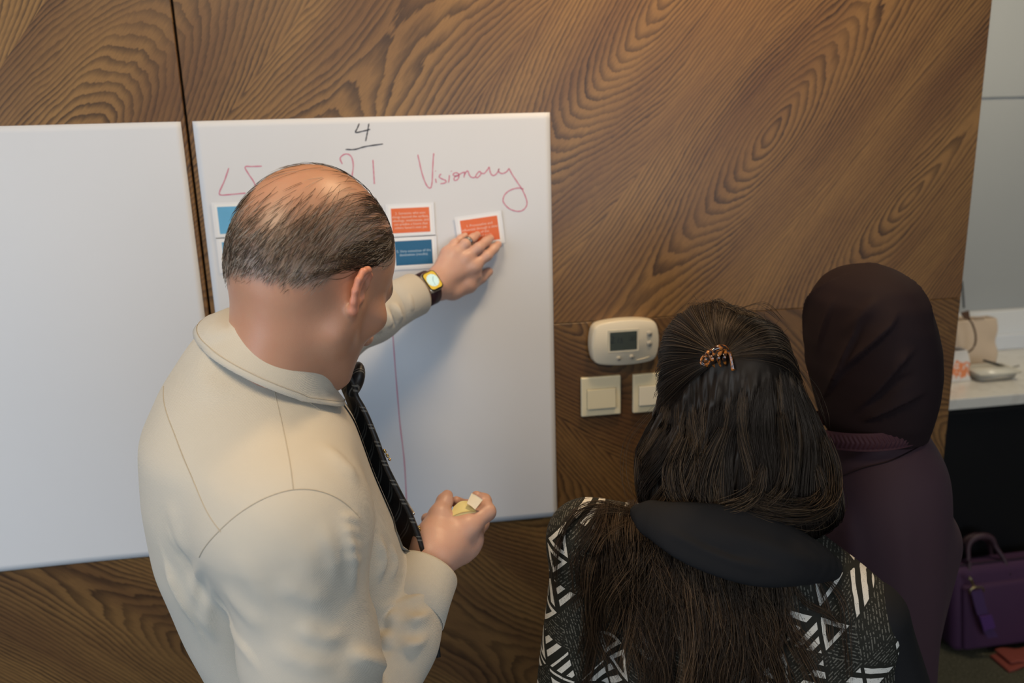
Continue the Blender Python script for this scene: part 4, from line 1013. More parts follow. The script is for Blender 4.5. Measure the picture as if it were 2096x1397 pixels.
# ------------------------------------------------------------------ shared pieces for the two women
def outline_loft(rows, Y, YC, RU, n=2.0, F=(0.0, 1.0)):
    """rows of (py, left px, right px): upright loft through an outline at depth Y; YC, RU give depth centre and half depth per row"""
    Z, CX, RV = [], [], []
    for py, l, r in rows:
        a, b = at(l, py, Y), at(r, py, Y); Z.append((a[2] + b[2]) / 2); CX.append((a[0] + b[0]) / 2); RV.append(abs(b[0] - a[0]) / 2)
    th = math.atan2(np.mean(CX), Y - CAM[1]); h = np.array(RV) * math.cos(th); ru = np.array(RU)      # outline seen at an angle
    RV = np.maximum(np.sqrt(np.maximum(h ** 2 - (ru * math.sin(th)) ** 2, 0)) / math.cos(th), 0.72 * np.array(RV))
    return lambda P, g=0.0: vloft(P, Z, CX, YC, np.array(RU) + g, np.array(RV) + g, F, n)
def frame(heading, pitch, roll=0.0):
    h = math.radians(heading); p = math.radians(pitch)
    f0 = np.array([math.sin(h), math.cos(h), 0.0]); F = f0 * math.cos(p) - np.array([0, 0, math.sin(p)])
    R = unit(np.cross(f0, (0, 0, 1))); U = np.cross(R, F); return rotm(R, F, U)
def head_field(O, R, s, nb, ear=0.0):
    O = np.asarray(O)
    def f(P):
        d = head_local(((P - O.astype(F4)) @ R.T.astype(F4)) / F4(s), ear) * F4(s)
        return smin(d, rcone(P, O + (np.array([0, -0.025, -0.02]) * s) @ R, nb, 0.044, 0.046), 0.028)
    return f
def face_cols(V, O, R, s, base):
    q = ((V - O) @ R.T) / s; C = np.tile(np.array(base), (len(V), 1))
    lip = np.exp(-((q[:, 2] + 0.055) / 0.007) ** 2) * (q[:, 1] > 0.086) * (np.abs(q[:, 0]) < 0.022)
    C = C * (1 - lip[:, None] * 0.6) + np.array([0.42, 0.13, 0.12]) * lip[:, None] * 0.6
    brow = np.exp(-((q[:, 2] - 0.036) / 0.004) ** 2) * (q[:, 1] > 0.07) * (np.abs(np.abs(q[:, 0]) - 0.032) < 0.02)
    return C * (1 - brow[:, None]) + np.array([0.02, 0.015, 0.01]) * brow[:, None]

# ------------------------------------------------------------------ woman with the long dark hair
W1_O = np.array([0.428, -0.655, 1.500]); W1_R = frame(-4, 12); W1_S = 0.86
W1_NB = np.array([0.425, -0.700, 1.360])
W1F = np.array([math.sin(math.radians(10)), math.cos(math.radians(10))])
w1_tl, w1_tr = at(1205, 1105, -0.672), at(1775, 1262, -0.765)
w1_rows = [(632, 1474, 1490), (638, 1448, 1528), (650, 1416, 1566), (672, 1386, 1600), (700, 1366, 1618), (750, 1352, 1636), (800, 1348, 1648), (840, 1344, 1666), (880, 1322, 1684), (920, 1306, 1694), (970, 1301, 1701), (1010, 1303, 1700), (1040, 1316, 1690), (1062, 1345, 1660), (1080, 1400, 1600)]
w1_hair = outline_loft(w1_rows, -0.68, [-0.668, -0.667, -0.665, -0.664, -0.664, -0.664, -0.666, -0.668, -0.672, -0.676, -0.682, -0.690, -0.695, -0.695, -0.695],
                       [0.008, 0.034, 0.062, 0.084, 0.095, 0.104, 0.106, 0.104, 0.102, 0.100, 0.098, 0.096, 0.090, 0.075, 0.05])
def w1_torso(P, s=0.0):
    d = vloft(P, [1.40, 1.36, 1.32, 1.26, 1.18, 1.08, 0.98, 0.88, 0.78], [0.425, 0.425, 0.428, 0.432, 0.436, 0.44, 0.44, 0.44, 0.44], [-0.70, -0.705, -0.712, -0.718, -0.722, -0.722, -0.72, -0.72, -0.72],
              np.array([0.045, 0.062, 0.078, 0.092, 0.102, 0.104, 0.106, 0.118, 0.125]) - s, np.array([0.055, 0.085, 0.130, 0.175, 0.190, 0.180, 0.170, 0.180, 0.19]) - s, W1F, 2.3)
    d = smin(d, rcone(P, (0.41, -0.70, 1.345), w1_tl, 0.050 - s, 0.048 - s), 0.05)
    return smin(d, rcone(P, (0.44, -0.71, 1.335), w1_tr + np.array([-0.02, 0, 0]), 0.050 - s, 0.046 - s), 0.05)
w1_el, w1_er = np.array([0.20, -0.640, 1.07]), np.array([0.665, -0.765, 1.00])
def w1_sleeve(side):
    a, e = (w1_tl, w1_el) if side < 0 else (w1_tr, w1_er)
    h = e + np.array([-0.10 * side, 0.15, 0.0])
    return lambda P, s=0.0: smin(rcone(P, a, e, 0.050 - s, 0.043 - s), rcone(P, e, h, 0.042 - s, 0.032 - s), 0.02)
def w1_blouse(P): return smin(w1_torso(P), w1_sleeve(-1)(P, 0.003), 0.03)
def hair_cols(n, k, rng, base, hi, p=0.3, amp=0.7):
    c = np.where(rng.rand(n, 1) < p, np.array(hi), np.array(base)) * (1 - amp / 2 + amp * rng.rand(n, 1)); return np.repeat(c, k * 3, 0)
def w1():
    rng = np.random.RandomState(11)
    root = empty('person', (0.44, -0.72, 0), 'woman with long dark hair and a black blouse printed with pale triangles', 'person')
    hfld = head_field(W1_O, W1_R, W1_S, W1_NB, 0.5)
    legs = lambda P: smin(chain(P, [(0.35, -0.72, 0.85), (0.36, -0.70, 0.46), (0.36, -0.72, 0.06)], [0.085, 0.052, 0.034], 0.02), chain(P, [(0.53, -0.73, 0.85), (0.52, -0.71, 0.46), (0.52, -0.73, 0.06)], [0.085, 0.052, 0.034], 0.02), 0.01)
    def core(P):
        d = smin(w1_torso(P, 0.018), legs(P), 0.03)
        for sd in (-1, 1):
            e = w1_el if sd < 0 else w1_er; a = w1_tl if sd < 0 else w1_tr; h = e + np.array([-0.10 * sd, 0.15, 0.0])
            d = smin(d, smin(rcone(P, a, e, 0.035, 0.03), rcone(P, e, h, 0.03, 0.022), 0.02), 0.02)
            d = smin(d, rcone(P, h, h + np.array([0, 0.06, 0.0]), 0.024, 0.022), 0.02)
            for k in range(4): d = smin(d, rcone(P, h + np.array([-0.022 + 0.015 * k, 0.06, 0]), h + np.array([-0.024 + 0.016 * k, 0.125 - 0.01 * abs(k - 1.5), -0.02]), 0.008, 0.006), 0.004)
            d = smin(d, rcone(P, h + np.array([0.02 * -sd, 0.03, 0.01]), h + np.array([0.035 * -sd, 0.085, 0.02]), 0.010, 0.007), 0.006)
        return d
    pa = [surf(hfld, W1_O - 0.16, W1_O + 0.16, 0.004), surf(core, (0.08, -0.92, 0.03), (0.80, -0.36, 1.42), 0.008, 1)]
    V, Fc = merge(*pa); obj_from('body', V, Fc, M_SKIN, root, True, face_cols(V, W1_O, W1_R, W1_S, (0.45, 0.23, 0.14)))
    V, Fc = surf(w1_blouse, (0.06, -0.95, 0.80), (0.76, -0.38, 1.42), 0.0045)
    N, _ = grad(w1_blouse, V, 0.002); D = 0.0018 * hp_noise(V, 26, 7)
    bl = obj_from('blouse', V + N * D[:, None].astype(F4), Fc, M_PRINT, root); tag(bl, 'black blouse with off-white hatched triangles')
    for sd in (1,):
        f = w1_sleeve(sd); V, Fc = surf(f, (0.50, -0.90, 0.90), (0.78, -0.45, 1.36), 0.005); N, _ = grad(f, V, 0.002)
        obj_from('sleeve', V + N * (0.002 * hp_noise(V, 40, 2))[:, None].astype(F4), Fc, M_BLACKCL, bl)
    V, Fc = surf(lambda P: smin(vloft(P, [0.95, 0.86, 0.80], [0.44, 0.44, 0.44], [-0.72, -0.72, -0.72], [0.112, 0.122, 0.11], [0.175, 0.185, 0.18], W1F), smin(rcone(P, (0.35, -0.72, 0.82), (0.36, -0.72, 0.08), 0.098, 0.075), rcone(P, (0.53, -0.73, 0.82), (0.52, -0.73, 0.08), 0.098, 0.075), 0.01), 0.02), (0.2, -0.9, 0.0), (0.68, -0.5, 1.0), 0.01, 1)
    obj_from('trousers', V, Fc, M_BLACKCL, root)
    for x in (0.36, 0.52):
        V, Fc = surf(lambda P: np.maximum(smin(rcone(P, (x, -0.76, 0.035), (x, -0.58, 0.02), 0.038, 0.033), rcone(P, (x, -0.73, 0.03), (x, -0.73, 0.08), 0.04, 0.036), 0.02), 0.002 - P[:, 2]), (x - 0.08, -0.85, -0.02), (x + 0.08, -0.48, 0.14), 0.007); obj_from('shoe', V, Fc, M_SHOE, root)
    # black draped collar
    cp = [(1308, 1050, -0.735, 0.016), (1400, 1085, -0.782, 0.030), (1490, 1108, -0.800, 0.038), (1570, 1126, -0.806, 0.040), (1650, 1146, -0.800, 0.026), (1716, 1166, -0.785, 0.006)]
    cp = [tuple(r) for r in catmull(cp, 16)]
    nC = unit(np.array([-0.15, -0.75, 0.55])); QM = at(*cp[7][:3])
    def cowl(P):
        Q = [at(x, y, Y) for x, y, Y, r in cp]
        m = P - np.asarray(QM, F4); Pn = P + (m @ nC.astype(F4))[:, None] * nC.astype(F4) * F4(2.0)      # flattened across its thickness
        Qn = [q + ((q - QM) @ nC) * nC * 2.0 for q in Q]
        d = chain(Pn, Qn, [c[3] * 0.72 for c in cp], 0.03) * F4(0.38)
        return smin(d, rcone(P, W1_NB + np.array([-0.01, -0.01, -0.03]), W1_NB + np.array([0, 0, 0.02]), 0.062, 0.058), 0.02)
    V, Fc = surf(cowl, (0.24, -0.90, 1.20), (0.70, -0.58, 1.44), 0.0035); N, _ = grad(cowl, V, 0.002)
    D = np.zeros(len(V))
    for l, w, a in (([(1330, 1075), (1420, 1110), (1520, 1150), (1610, 1172)], 0.006, 0.004), ([(1420, 1075), (1520, 1100), (1620, 1135), (1690, 1158)], 0.010, 0.003), ([(1380, 1088), (1470, 1125), (1560, 1155)], 0.005, -0.004)):
        D += fold(V, N, hit(cowl, l), w, a)
    obj_from('collar', V + N * D[:, None].astype(F4), Fc, M_BLACKCL, root)
    # hair: a dark mass, then strands laid over it
    V, Fc = surf(lambda P: w1_hair(P, -0.004), (0.22, -0.82, 1.26), (0.66, -0.54, 1.68), 0.0036)
    th = np.arctan2(V[:, 1] + 0.67, V[:, 0] - 0.44); N, _ = grad(w1_hair, V, 0.002)
    D = 0.0022 * np.sin(th * 34 + 3 * np.sin(V[:, 2] * 22)) + 0.0026 * np.sin(th * 17 + 2.4 * np.sin(V[:, 2] * 14 + 1)) + 0.0014 * np.sin(th * 71 + 2 * np.sin(V[:, 2] * 40))
    D *= np.clip((1.60 - V[:, 2]) / 0.05, 0, 1)
    parts = [(V + N * D[:, None].astype(F4), Fc)]; cols = [np.tile(np.array([[0.0085, 0.0062, 0.0050]]), (len(V), 1))]
    def add(P, r, c):
        parts.append(tube_arrays(P, r, 3)); cols.append(c)
    CLIP = hit(w1_hair, [(1478, 728)])[0]
    # pulled back to the clip
    n = 2600; Hc = np.array([0.437, -0.664, 1.545])
    u = rng.rand(n); az = np.radians(np.interp(u, [0, 0.5, 1], [-8, 90, 188])) + rng.normal(size=n) * 0.05; elv = np.radians(np.where((u < 0.2) | (u > 0.8), rng.uniform(-14, 40, n), rng.uniform(5, 55, n)))
    d0 = np.stack([np.cos(az) * np.cos(elv), np.sin(az) * np.cos(elv), np.sin(elv)], 1)
    dc = unit(CLIP - Hc); K = 16; t = np.linspace(0.0, 0.985, K)
    om = np.arccos(np.clip(d0 @ dc, -1, 1))[:, None]
    S = (np.sin((1 - t) * om)[..., None] * d0[:, None] + np.sin(t * om)[..., None] * dc) / np.sin(om)[..., None]
    S[..., 2] += (0.10 * np.sin(np.pi * t))[None] * np.clip(0.5 - np.abs(d0[:, 2:3]), 0, 1) * -0.6
    lock = hp_noise(d0, 22, 4); P0 = Hc + S * 0.11
    P = onto(w1_hair, P0.reshape(-1, 3), 0.0, 4).reshape(n, K, 3)
    nr, _ = grad(w1_hair, P.reshape(-1, 3).astype(F4), 0.003); nr = nr.reshape(n, K, 3)
    off = (0.0005 + 0.0028 * rng.rand(n) + 0.0020 * lock)[:, None] * np.clip((1 - t) * 5, 0.25, 1)[None]
    P = P + nr * off[..., None] + rng.normal(size=(n, 1, 3)) * 0.0008 * (1 - t)[None, :, None]
    add(P, 0.00030, hair_cols(n, K, rng, (0.012, 0.009, 0.0075), (0.060, 0.044, 0.030), 0.30))
    # falling hair
    n = 6200; K = 18; t = np.linspace(0, 1, K)
    th0 = np.radians(rng.uniform(-200, 20, n)); lk = np.floor(th0 * 14); lr = np.random.RandomState(3).rand(4000); lr2 = np.random.RandomState(8).rand(4000)
    li = (lk + 400).astype(int)
    zt = 1.572 - 0.055 * np.abs(np.sin(th0 + math.pi / 2)) ** 1.5 + rng.normal(size=n) * 0.008
    zb = 1.325 + 0.030 * lr[li] + rng.normal(size=n) * 0.012
    z = zt[:, None] * (1 - t) + zb[:, None] * t
    th = th0[:, None] + (0.10 * (lr2[li] - 0.5))[:, None] * t * 2 + 0.055 * np.sin(t[None] * (5 + 4 * lr[li])[:, None] + 6.28 * lr[li][:, None]) + rng.normal(size=(n, 1)) * 0.02
    P0 = np.stack([0.437 + 0.09 * np.cos(th), -0.672 + 0.09 * np.sin(th), z], -1).astype(F4)
    P = onto(w1_hair, P0.reshape(-1, 3), 0.0, 5).reshape(n, K, 3); P[..., 2] = z
    nr, _ = grad(w1_hair, P.reshape(-1, 3).astype(F4), 0.004); nr = nr.reshape(n, K, 3); nr[..., 2] *= 0.3
    off = 0.0005 + 0.006 * rng.rand(n)[:, None] * t ** 0.5 + (0.0065 * (lr[li] - 0.45))[:, None] * np.sin(np.pi * np.clip(t * 0.9, 0, 1))[None] - 0.016 * np.clip(t - 0.86, 0, 1)[None]
    P = P + nr * off[..., None]; P[..., :2] += (rng.normal(size=(n, 1, 2)) * 0.0025 * t[None, :, None])
    lw = (lr2[li] > 0.60) & (rng.rand(n) < 0.75)
    c = np.where(lw[:, None], np.array([[0.060, 0.040, 0.024]]), np.array([[0.0105, 0.008, 0.0068]])) * (0.6 + 0.8 * rng.rand(n, 1)); add(P, 0.00032, np.repeat(c, K * 3, 0))
    # curled ends at the right and middle
    def bundle(px, nst, spread, off, base, hi, r=0.00032, K=18, f=w1_hair, p=0.35, frizz=0.25):
        L = catmull(hit(f, px, off=off), K); Pn = np.repeat(L[None], nst, 0)
        a = rng.normal(size=(nst, 1, 3)) * spread; b = rng.normal(size=(nst, 1, 3)) * spread * 0.7; tt = np.linspace(0, 1, K)[None, :, None]
        fz = rng.normal(size=(nst, 1, 3)) * np.sin(rng.uniform(4, 11, (nst, 1, 1)) * tt + 6.28 * rng.rand(nst, 1, 1)) * spread * frizz
        g = rng.uniform(0.65, 1.45)
        Pn = Pn + a * (0.35 + 0.65 * np.sin(np.pi * tt * 0.8 + 0.3)) + b * tt + fz * tt; add(Pn, r, hair_cols(nst, K, rng, np.array(base) * g, np.array(hi) * g, p))
    for px, nst, sp in (([(1684, 900), (1696, 960), (1690, 1020), (1650, 1050), (1590, 1052), (1530, 1040)], 260, 0.0065), ([(1670, 960), (1676, 1010), (1640, 1040), (1580, 1035), (1540, 1020)], 200, 0.006),
                        ([(1560, 960), (1545, 1010), (1510, 1035), (1450, 1045)], 180, 0.005), ([(1480, 880), (1450, 950), (1440, 1010), (1460, 1050)], 160, 0.005), ([(1400, 900), (1380, 960), (1390, 1020), (1420, 1055)], 160, 0.005),
                        ([(1600, 850), (1610, 930), (1600, 1000), (1560, 1040)], 160, 0.005)):
        bundle(px, nst, sp, 0.006, (0.013, 0.0095, 0.0075), (0.055, 0.037, 0.022), p=0.45)
    for px in ([(1440, 870), (1400, 960), (1370, 1040), (1390, 1090), (1430, 1130)], [(1345, 830), (1290, 900), (1280, 970), (1300, 1040)], [(1470, 840), (1440, 930), (1450, 1020)], [(1460, 640), (1420, 622), (1390, 645)], [(1500, 640), (1560, 628), (1600, 660)], [(1480, 640), (1445, 625), (1425, 640)],
               [(1640, 760), (1668, 800), (1690, 870)]):
        bundle(px, 7, 0.003, 0.010, (0.012, 0.009, 0.007), (0.05, 0.04, 0.03), 0.00018)
    # crown fly-away hairs
    n = 150; K = 8; t = np.linspace(0, 1, K); x0 = rng.uniform(0.37, 0.50, n); P0 = onto(w1_hair, np.stack([x0, np.full(n, -0.66) + rng.normal(size=n) * 0.03, np.full(n, 1.64)], 1), 0.0, 6)
    dv = np.stack([rng.normal(size=n) * 0.7 - 0.2, rng.normal(size=n) * 0.4, 0.5 + 0.4 * rng.rand(n)], 1) * (0.006 + 0.016 * rng.rand(n, 1))
    add(P0[:, None] + dv[:, None] * t[None, :, None] + np.array([0, 0, -0.012]) * (t ** 2)[None, :, None] * rng.rand(n, 1, 1), 0.00018, hair_cols(n, K, rng, (0.012, 0.009, 0.007), (0.02, 0.015, 0.01)))
    # long hair spread over the back below the collar
    low = lambda x: np.interp(x, [1180, 1300, 1380, 1450, 1540, 1640, 1720], [1075, 1068, 1092, 1128, 1165, 1176, 1168])
    locks = []
    for i in range(70):
        sx = np.clip(rng.normal(1405, 95), 1235, 1580); sy = low(sx) - 38
        drift = (sx - 1405) * 0.30 + rng.normal() * 30; wv = rng.rand() * 6.28; am = rng.uniform(8, 30); L = rng.uniform(200, 420)
        locks.append([(sx + drift * q + am * math.sin(wv + 7.5 * q) * q ** 0.7, sy + L * q) for q in np.linspace(0, 1, 8)])
    nb = len(locks)
    for l in ([(1650, 1150), (1720, 1215), (1732, 1290), (1738, 1400)], [(1660, 1152), (1690, 1240), (1700, 1330)], [(1600, 1150), (1640, 1225), (1700, 1260), (1730, 1300)], [(1340, 1060), (1250, 1034), (1180, 1050), (1142, 1120), (1135, 1230)], [(1330, 1060), (1230, 1030), (1170, 1052), (1140, 1130)], [(1345, 1062), (1260, 1044), (1200, 1060), (1180, 1110)],
              [(1300, 1062), (1240, 1090), (1210, 1150), (1200, 1240), (1215, 1330)], [(1310, 1070), (1260, 1110), (1235, 1190), (1240, 1290)], [(1540, 1150), (1580, 1210), (1600, 1290), (1590, 1390)]): locks.append(l)
    for i, l in enumerate(locks):
        thin = i >= nb
        bundle([(min(max(x, 1130), 1780), y) for x, y in l], 24 if thin else int(rng.uniform(40, 80)), 0.0028 if thin else 0.0058, rng.uniform(0.003, 0.013), (0.020, 0.0125, 0.008), (0.075, 0.045, 0.024), 0.00026, 18, w1_blouse, rng.uniform(0.1, 0.7), 0.6)
    V, Fc = merge(*parts)
    o = obj_from('hair', V, Fc, M_HAIR, root, True, np.vstack(cols)); tag(o, 'long dark brown hair gathered half up', kind='stuff')
    # tortoiseshell claw clip
    cr = empty('hair_clip', CLIP, 'small shiny tortoiseshell claw clip in the dark haired woman\'s hair', 'hair clip')
    t = NT('tortoiseshell'); nz = t.noise(t.pos(), 220, 2); t.base(t.mix(t.ramp(nz, [(0.42, 0.0), (0.6, 1.0)]), (0.012, 0.005, 0.004), (0.40, 0.13, 0.02))); t.set(Roughness=0.08); t.p.inputs['Coat Weight'].default_value = 1.0
    ex = np.array([1.0, 0.1, 0.0]); nn = unit(CLIP - Hc); up = unit(np.cross(nn, np.cross((0, 0, 1), nn)))
    q3 = lambda x, z, h: CLIP + ex * x + up * z + nn * h
    tube('spine', [q3(-0.016, 0.002, 0.006), q3(-0.006, 0.006, 0.011), q3(0.004, 0.006, 0.011), q3(0.010, 0.001, 0.008)], [0.0022, 0.0034, 0.0034, 0.0022], t.m, cr, 16, 8)
    for k, x in enumerate((-0.015, -0.007, 0.001, 0.008)):
        tube('tooth', [q3(x, 0.004, 0.009), q3(x - 0.002, -0.004, 0.010), q3(x - 0.001, -0.010, 0.006), q3(x, -0.013, 0.0)], [0.0022, 0.0024, 0.0018, 0.0010], t.m, cr, 12, 7)
    tube('arm', [q3(0.006, 0.004, 0.010), q3(0.013, -0.002, 0.011), q3(0.017, -0.012, 0.009), q3(0.020, -0.021, 0.006)], [0.0018, 0.0018, 0.0020, 0.0026], t.m, cr, 14, 7)
    for a in (0, 1): tube('loop', [q3(-0.017 + 0.006 * math.cos(w), -0.004 + 0.006 * math.sin(w) - 0.002 * a, 0.006 + 0.002 * a) for w in np.linspace(0, 6.0, 9)], 0.0014, t.m, cr, 24, 6)
w1()

# ------------------------------------------------------------------ woman in the plum headscarf
W2_O = np.array([0.708, -0.500, 1.500]); W2_R = frame(6, 8); W2_S = 0.93; W2_NB = np.array([0.712, -0.52, 1.36])
w2_rows = [(538, 1782, 1800), (544, 1752, 1828), (556, 1718, 1852), (578, 1684, 1880), (612, 1655, 1902), (655, 1642, 1917), (700, 1636, 1925), (750, 1636, 1925), (800, 1648, 1914), (838, 1656, 1900), (856, 1664, 1894), (874, 1672, 1888)]
w2_scarf = outline_loft(w2_rows, -0.51, [-0.505] * 6 + [-0.507, -0.51, -0.515, -0.52, -0.522, -0.522], [0.010, 0.040, 0.066, 0.090, 0.106, 0.114, 0.116, 0.113, 0.104, 0.094, 0.086, 0.082])
w2_ab = [(868, 1694, 1884), (884, 1684, 1896), (910, 1665, 1914), (945, 1640, 1930), (990, 1615, 1932), (1050, 1600, 1930), (1120, 1598, 1924), (1200, 1602, 1914), (1300, 1608, 1902), (1400, 1612, 1894), (1500, 1616, 1892), (1750, 1630, 1930), (2100, 1610, 1960)]
w2_body = outline_loft(w2_ab, -0.51, [-0.522, -0.522, -0.522, -0.52, -0.52] + [-0.52] * 8, [0.070, 0.080, 0.094, 0.105, 0.112, 0.118, 0.122, 0.122, 0.122, 0.125, 0.13, 0.135, 0.15], 2.2)
def w2():
    root = empty('person', (0.76, -0.52, 0), 'woman in a dark plum headscarf and long plum dress seen from behind', 'person')
    hfld = head_field(W2_O, W2_R, W2_S, W2_NB, 0.0)
    def core(P):
        d = w2_body(P, -0.02); return smin(d, chain(P, [(0.72, -0.50, 0.5), (0.72, -0.50, 0.05)], [0.05, 0.035]), 0.02)
    V, Fc = merge(surf(hfld, W2_O - 0.16, W2_O + 0.16, 0.005), surf(core, (0.5, -0.75, 0.03), (1.0, -0.3, 1.38), 0.010, 1))
    obj_from('body', V, Fc, M_SKIN, root, True, face_cols(V, W2_O, W2_R, W2_S, (0.47, 0.25, 0.16)))
    # headscarf, open around the face
    fd = np.array([math.sin(math.radians(8)), math.cos(math.radians(8)), -0.05])
    fc = W2_O + fd * 0.145 + np.array([0, 0, -0.012])
    sc = lambda P: smax(w2_scarf(P), -ell(P, fc, (0.050, 0.070, 0.075)), 0.012)
    V, Fc = surf(sc, (0.55, -0.68, 1.33), (0.92, -0.34, 1.70), 0.0034); N, _ = grad(sc, V, 0.002); D = np.zeros(len(V))
    for l, w, a, s, sd in (([(1840, 630), (1822, 668), (1772, 716), (1730, 754), (1690, 815)], 0.013, 0.0070, 0.25, -1), ([(1880, 705), (1842, 743), (1792, 802), (1730, 858)], 0.013, 0.0060, 0.25, -1),
                           ([(1775, 630), (1745, 700), (1713, 774), (1676, 846)], 0.012, 0.0055, 0.25, -1), ([(1905, 796), (1850, 820), (1792, 848), (1760, 866)], 0.009, 0.0060, 0.3, -1),
                           ([(1760, 552), (1690, 584), (1655, 620), (1642, 670), (1650, 730)], 0.010, 0.0045, 0.25, 1), ([(1830, 552), (1870, 580), (1900, 625), (1912, 680)], 0.012, 0.003, 0.3, -1),
                           ([(1810, 600), (1770, 640), (1720, 690)], 0.010, 0.003, 0.0, 1), ([(1880, 760), (1830, 790), (1770, 840)], 0.006, -0.003, 0.0, 1), ([(1720, 600), (1690, 660), (1670, 730)], 0.010, 0.003, 0.3, -1)):
        D += fold(V, N, hit(sc, l), w, a * 1.6, s, sd)
    D += 0.0012 * hp_noise(V, 28, 6)
    obj_from('headscarf', V + N * D[:, None].astype(F4), Fc, M_HIJAB, root)
    # dress
    def dress(P):
        d = w2_body(P)
        d = smin(d, smin(rcone(P, (0.655, -0.475, 1.22), (0.60, -0.46, 1.02), 0.060, 0.055), rcone(P, (0.60, -0.46, 1.02), (0.58, -0.27, 1.06), 0.054, 0.042), 0.03), 0.05)
        return smin(d, rcone(P, (0.815, -0.52, 1.21), (0.805, -0.50, 1.0), 0.058, 0.050), 0.05)
    V, Fc = surf(dress, (0.5, -0.72, 0.02), (1.0, -0.2, 1.39), 0.006); N, _ = grad(dress, V, 0.002)
    th = np.arctan2(V[:, 1] + 0.52, V[:, 0] - 0.75); D = 0.004 * np.sin(th * 9 + 1.5 * np.sin(V[:, 2] * 6)) * np.clip((1.18 - V[:, 2]) / 0.3, 0, 1) + 0.0015 * hp_noise(V, 20, 9)
    for l, w, a in (([(1700, 960), (1770, 930), (1850, 905)], 0.008, 0.004), ([(1730, 925), (1800, 915), (1880, 890)], 0.005, 0.003), ([(1850, 960), (1890, 920), (1905, 900)], 0.006, 0.002), ([(1730, 1000), (1740, 1120), (1735, 1260)], 0.014, 0.004), ([(1830, 1000), (1850, 1150), (1850, 1330)], 0.018, 0.003)):
        D += fold(V, N, hit(dress, l), w, a)
    dr = obj_from('dress', V + N * D[:, None].astype(F4), Fc, M_ABAYA, root)
    L = onto(dress, catmull(hit(dress, [(1700, 985), (1760, 960), (1830, 940), (1895, 905)]), 40), 0.001); Vt, q = tube_arrays(L[None], 0.0007, 5, False); obj_from('seam', Vt, q, M_HIJAB, dr)
    # pleated neck band with a chevron rib
    cA, cB = at(1694, 905, -0.56), at(1890, 872, -0.56); c0 = np.array([(cA[0] + cB[0]) / 2, -0.522, (cA[2] + cB[2]) / 2]); ex = unit(np.array([cB[0] - cA[0], 0, cB[2] - cA[2]])); rx = np.linalg.norm(cB - cA) / 2 * 1.00; ry = 0.084
    ey = np.array([0, 1.0, -0.12]); ez = unit(np.cross(ex, ey)); nu, nv = 360, 26
    U, Vv = np.meshgrid(np.arange(nu) * 2 * np.pi / nu, np.linspace(0, 1, nv), indexing='ij')
    s = U * 0.09 / 0.0070; chev = np.abs((s + np.abs(Vv - 0.5) * 2.2) % 1.0 - 0.5) * 2
    inner = np.clip(np.minimum(Vv - 0.10, 0.90 - Vv) * 12, 0, 1)
    rr = 1.0 + (0.0024 * (chev - 0.4) * inner + 0.004 * np.sin(np.pi * Vv) + np.where(np.abs(Vv - 0.06) < 0.06, 0.003, 0)) / 0.085
    h = -0.016 + 0.027 * Vv
    G = c0 + (rx * rr * np.cos(U))[..., None] * ex + (ry * rr * np.sin(U))[..., None] * ey + h[..., None] * ez
    obj_from('neck_band', G.reshape(-1, 3), grid_faces(nu, nv, True)[:, ::-1], M_BAND, dr)
    for x in (0.70, 0.80):
        V, Fc = surf(lambda P: np.maximum(rcone(P, (x, -0.55, 0.03), (x - 0.04, -0.36, 0.02), 0.038, 0.033), 0.002 - P[:, 2]), (x - 0.12, -0.62, -0.02), (x + 0.08, -0.28, 0.1), 0.008); obj_from('shoe', V, Fc, M_SHOE, root)
w2()
# ------------------------------------------------------------------ counter in the recess on the right
M_BLACKF = plain('black_cabinet_front', (0.006, 0.006, 0.007), 0.45, 0.3)
cab = empty('base_cabinet', (3.2, 1.2, 0), 'long black fronted base cabinet under the white worktop', 'cabinet')
box('carcass', (1.32, 0.90, 0.08), (5.6, 1.48, 0.879), M_BLACKF, cab)
box('plinth', (1.32, 0.95, 0.0), (5.6, 1.45, 0.08), M_BLACKF, cab)
for k in range(7):
    x = 1.33 + 0.6 * k; d = box('door', (x + 0.002, 0.880, 0.085), (x + 0.598, 0.8995, 0.872), M_BLACKF, cab, 0.0015, 1)
    box('handle_edge', (x + 0.004, 0.876, 0.858), (x + 0.596, 0.880, 0.870), plain('black_handle', (0.01, 0.01, 0.011), 0.35), d)
t = NT('white_stone'); n = t.noise(t.pos(), 3.5, 6, 0.65); v = t.ramp(n, [(0.46, 0.0), (0.50, 1.0), (0.54, 0.0)])
t.base(t.mix(t.math('MULTIPLY', v, 0.35), (0.74, 0.71, 0.63), (0.50, 0.46, 0.40))); t.set(Roughness=0.18)
M_STONE = t.m
wt = empty('worktop', (3.2, 1.2, 0.88), 'white stone worktop on the black cabinet with a low upstand', 'worktop')
box('slab', (1.30, 0.862, 0.880), (5.6, 1.486, 0.920), M_STONE, wt, 0.003, 2)
box('upstand', (1.30, 1.440, 0.9205), (5.6, 1.486, 1.085), plain('white_upstand', (0.74, 0.75, 0.74), 0.3, var=0.01), wt, 0.004, 2)
box('ledge', (1.30, 1.405, 0.9205), (5.6, 1.4395, 0.985), plain('white_ledge', (0.70, 0.73, 0.76), 0.3, var=0.01), wt, 0.004, 2)

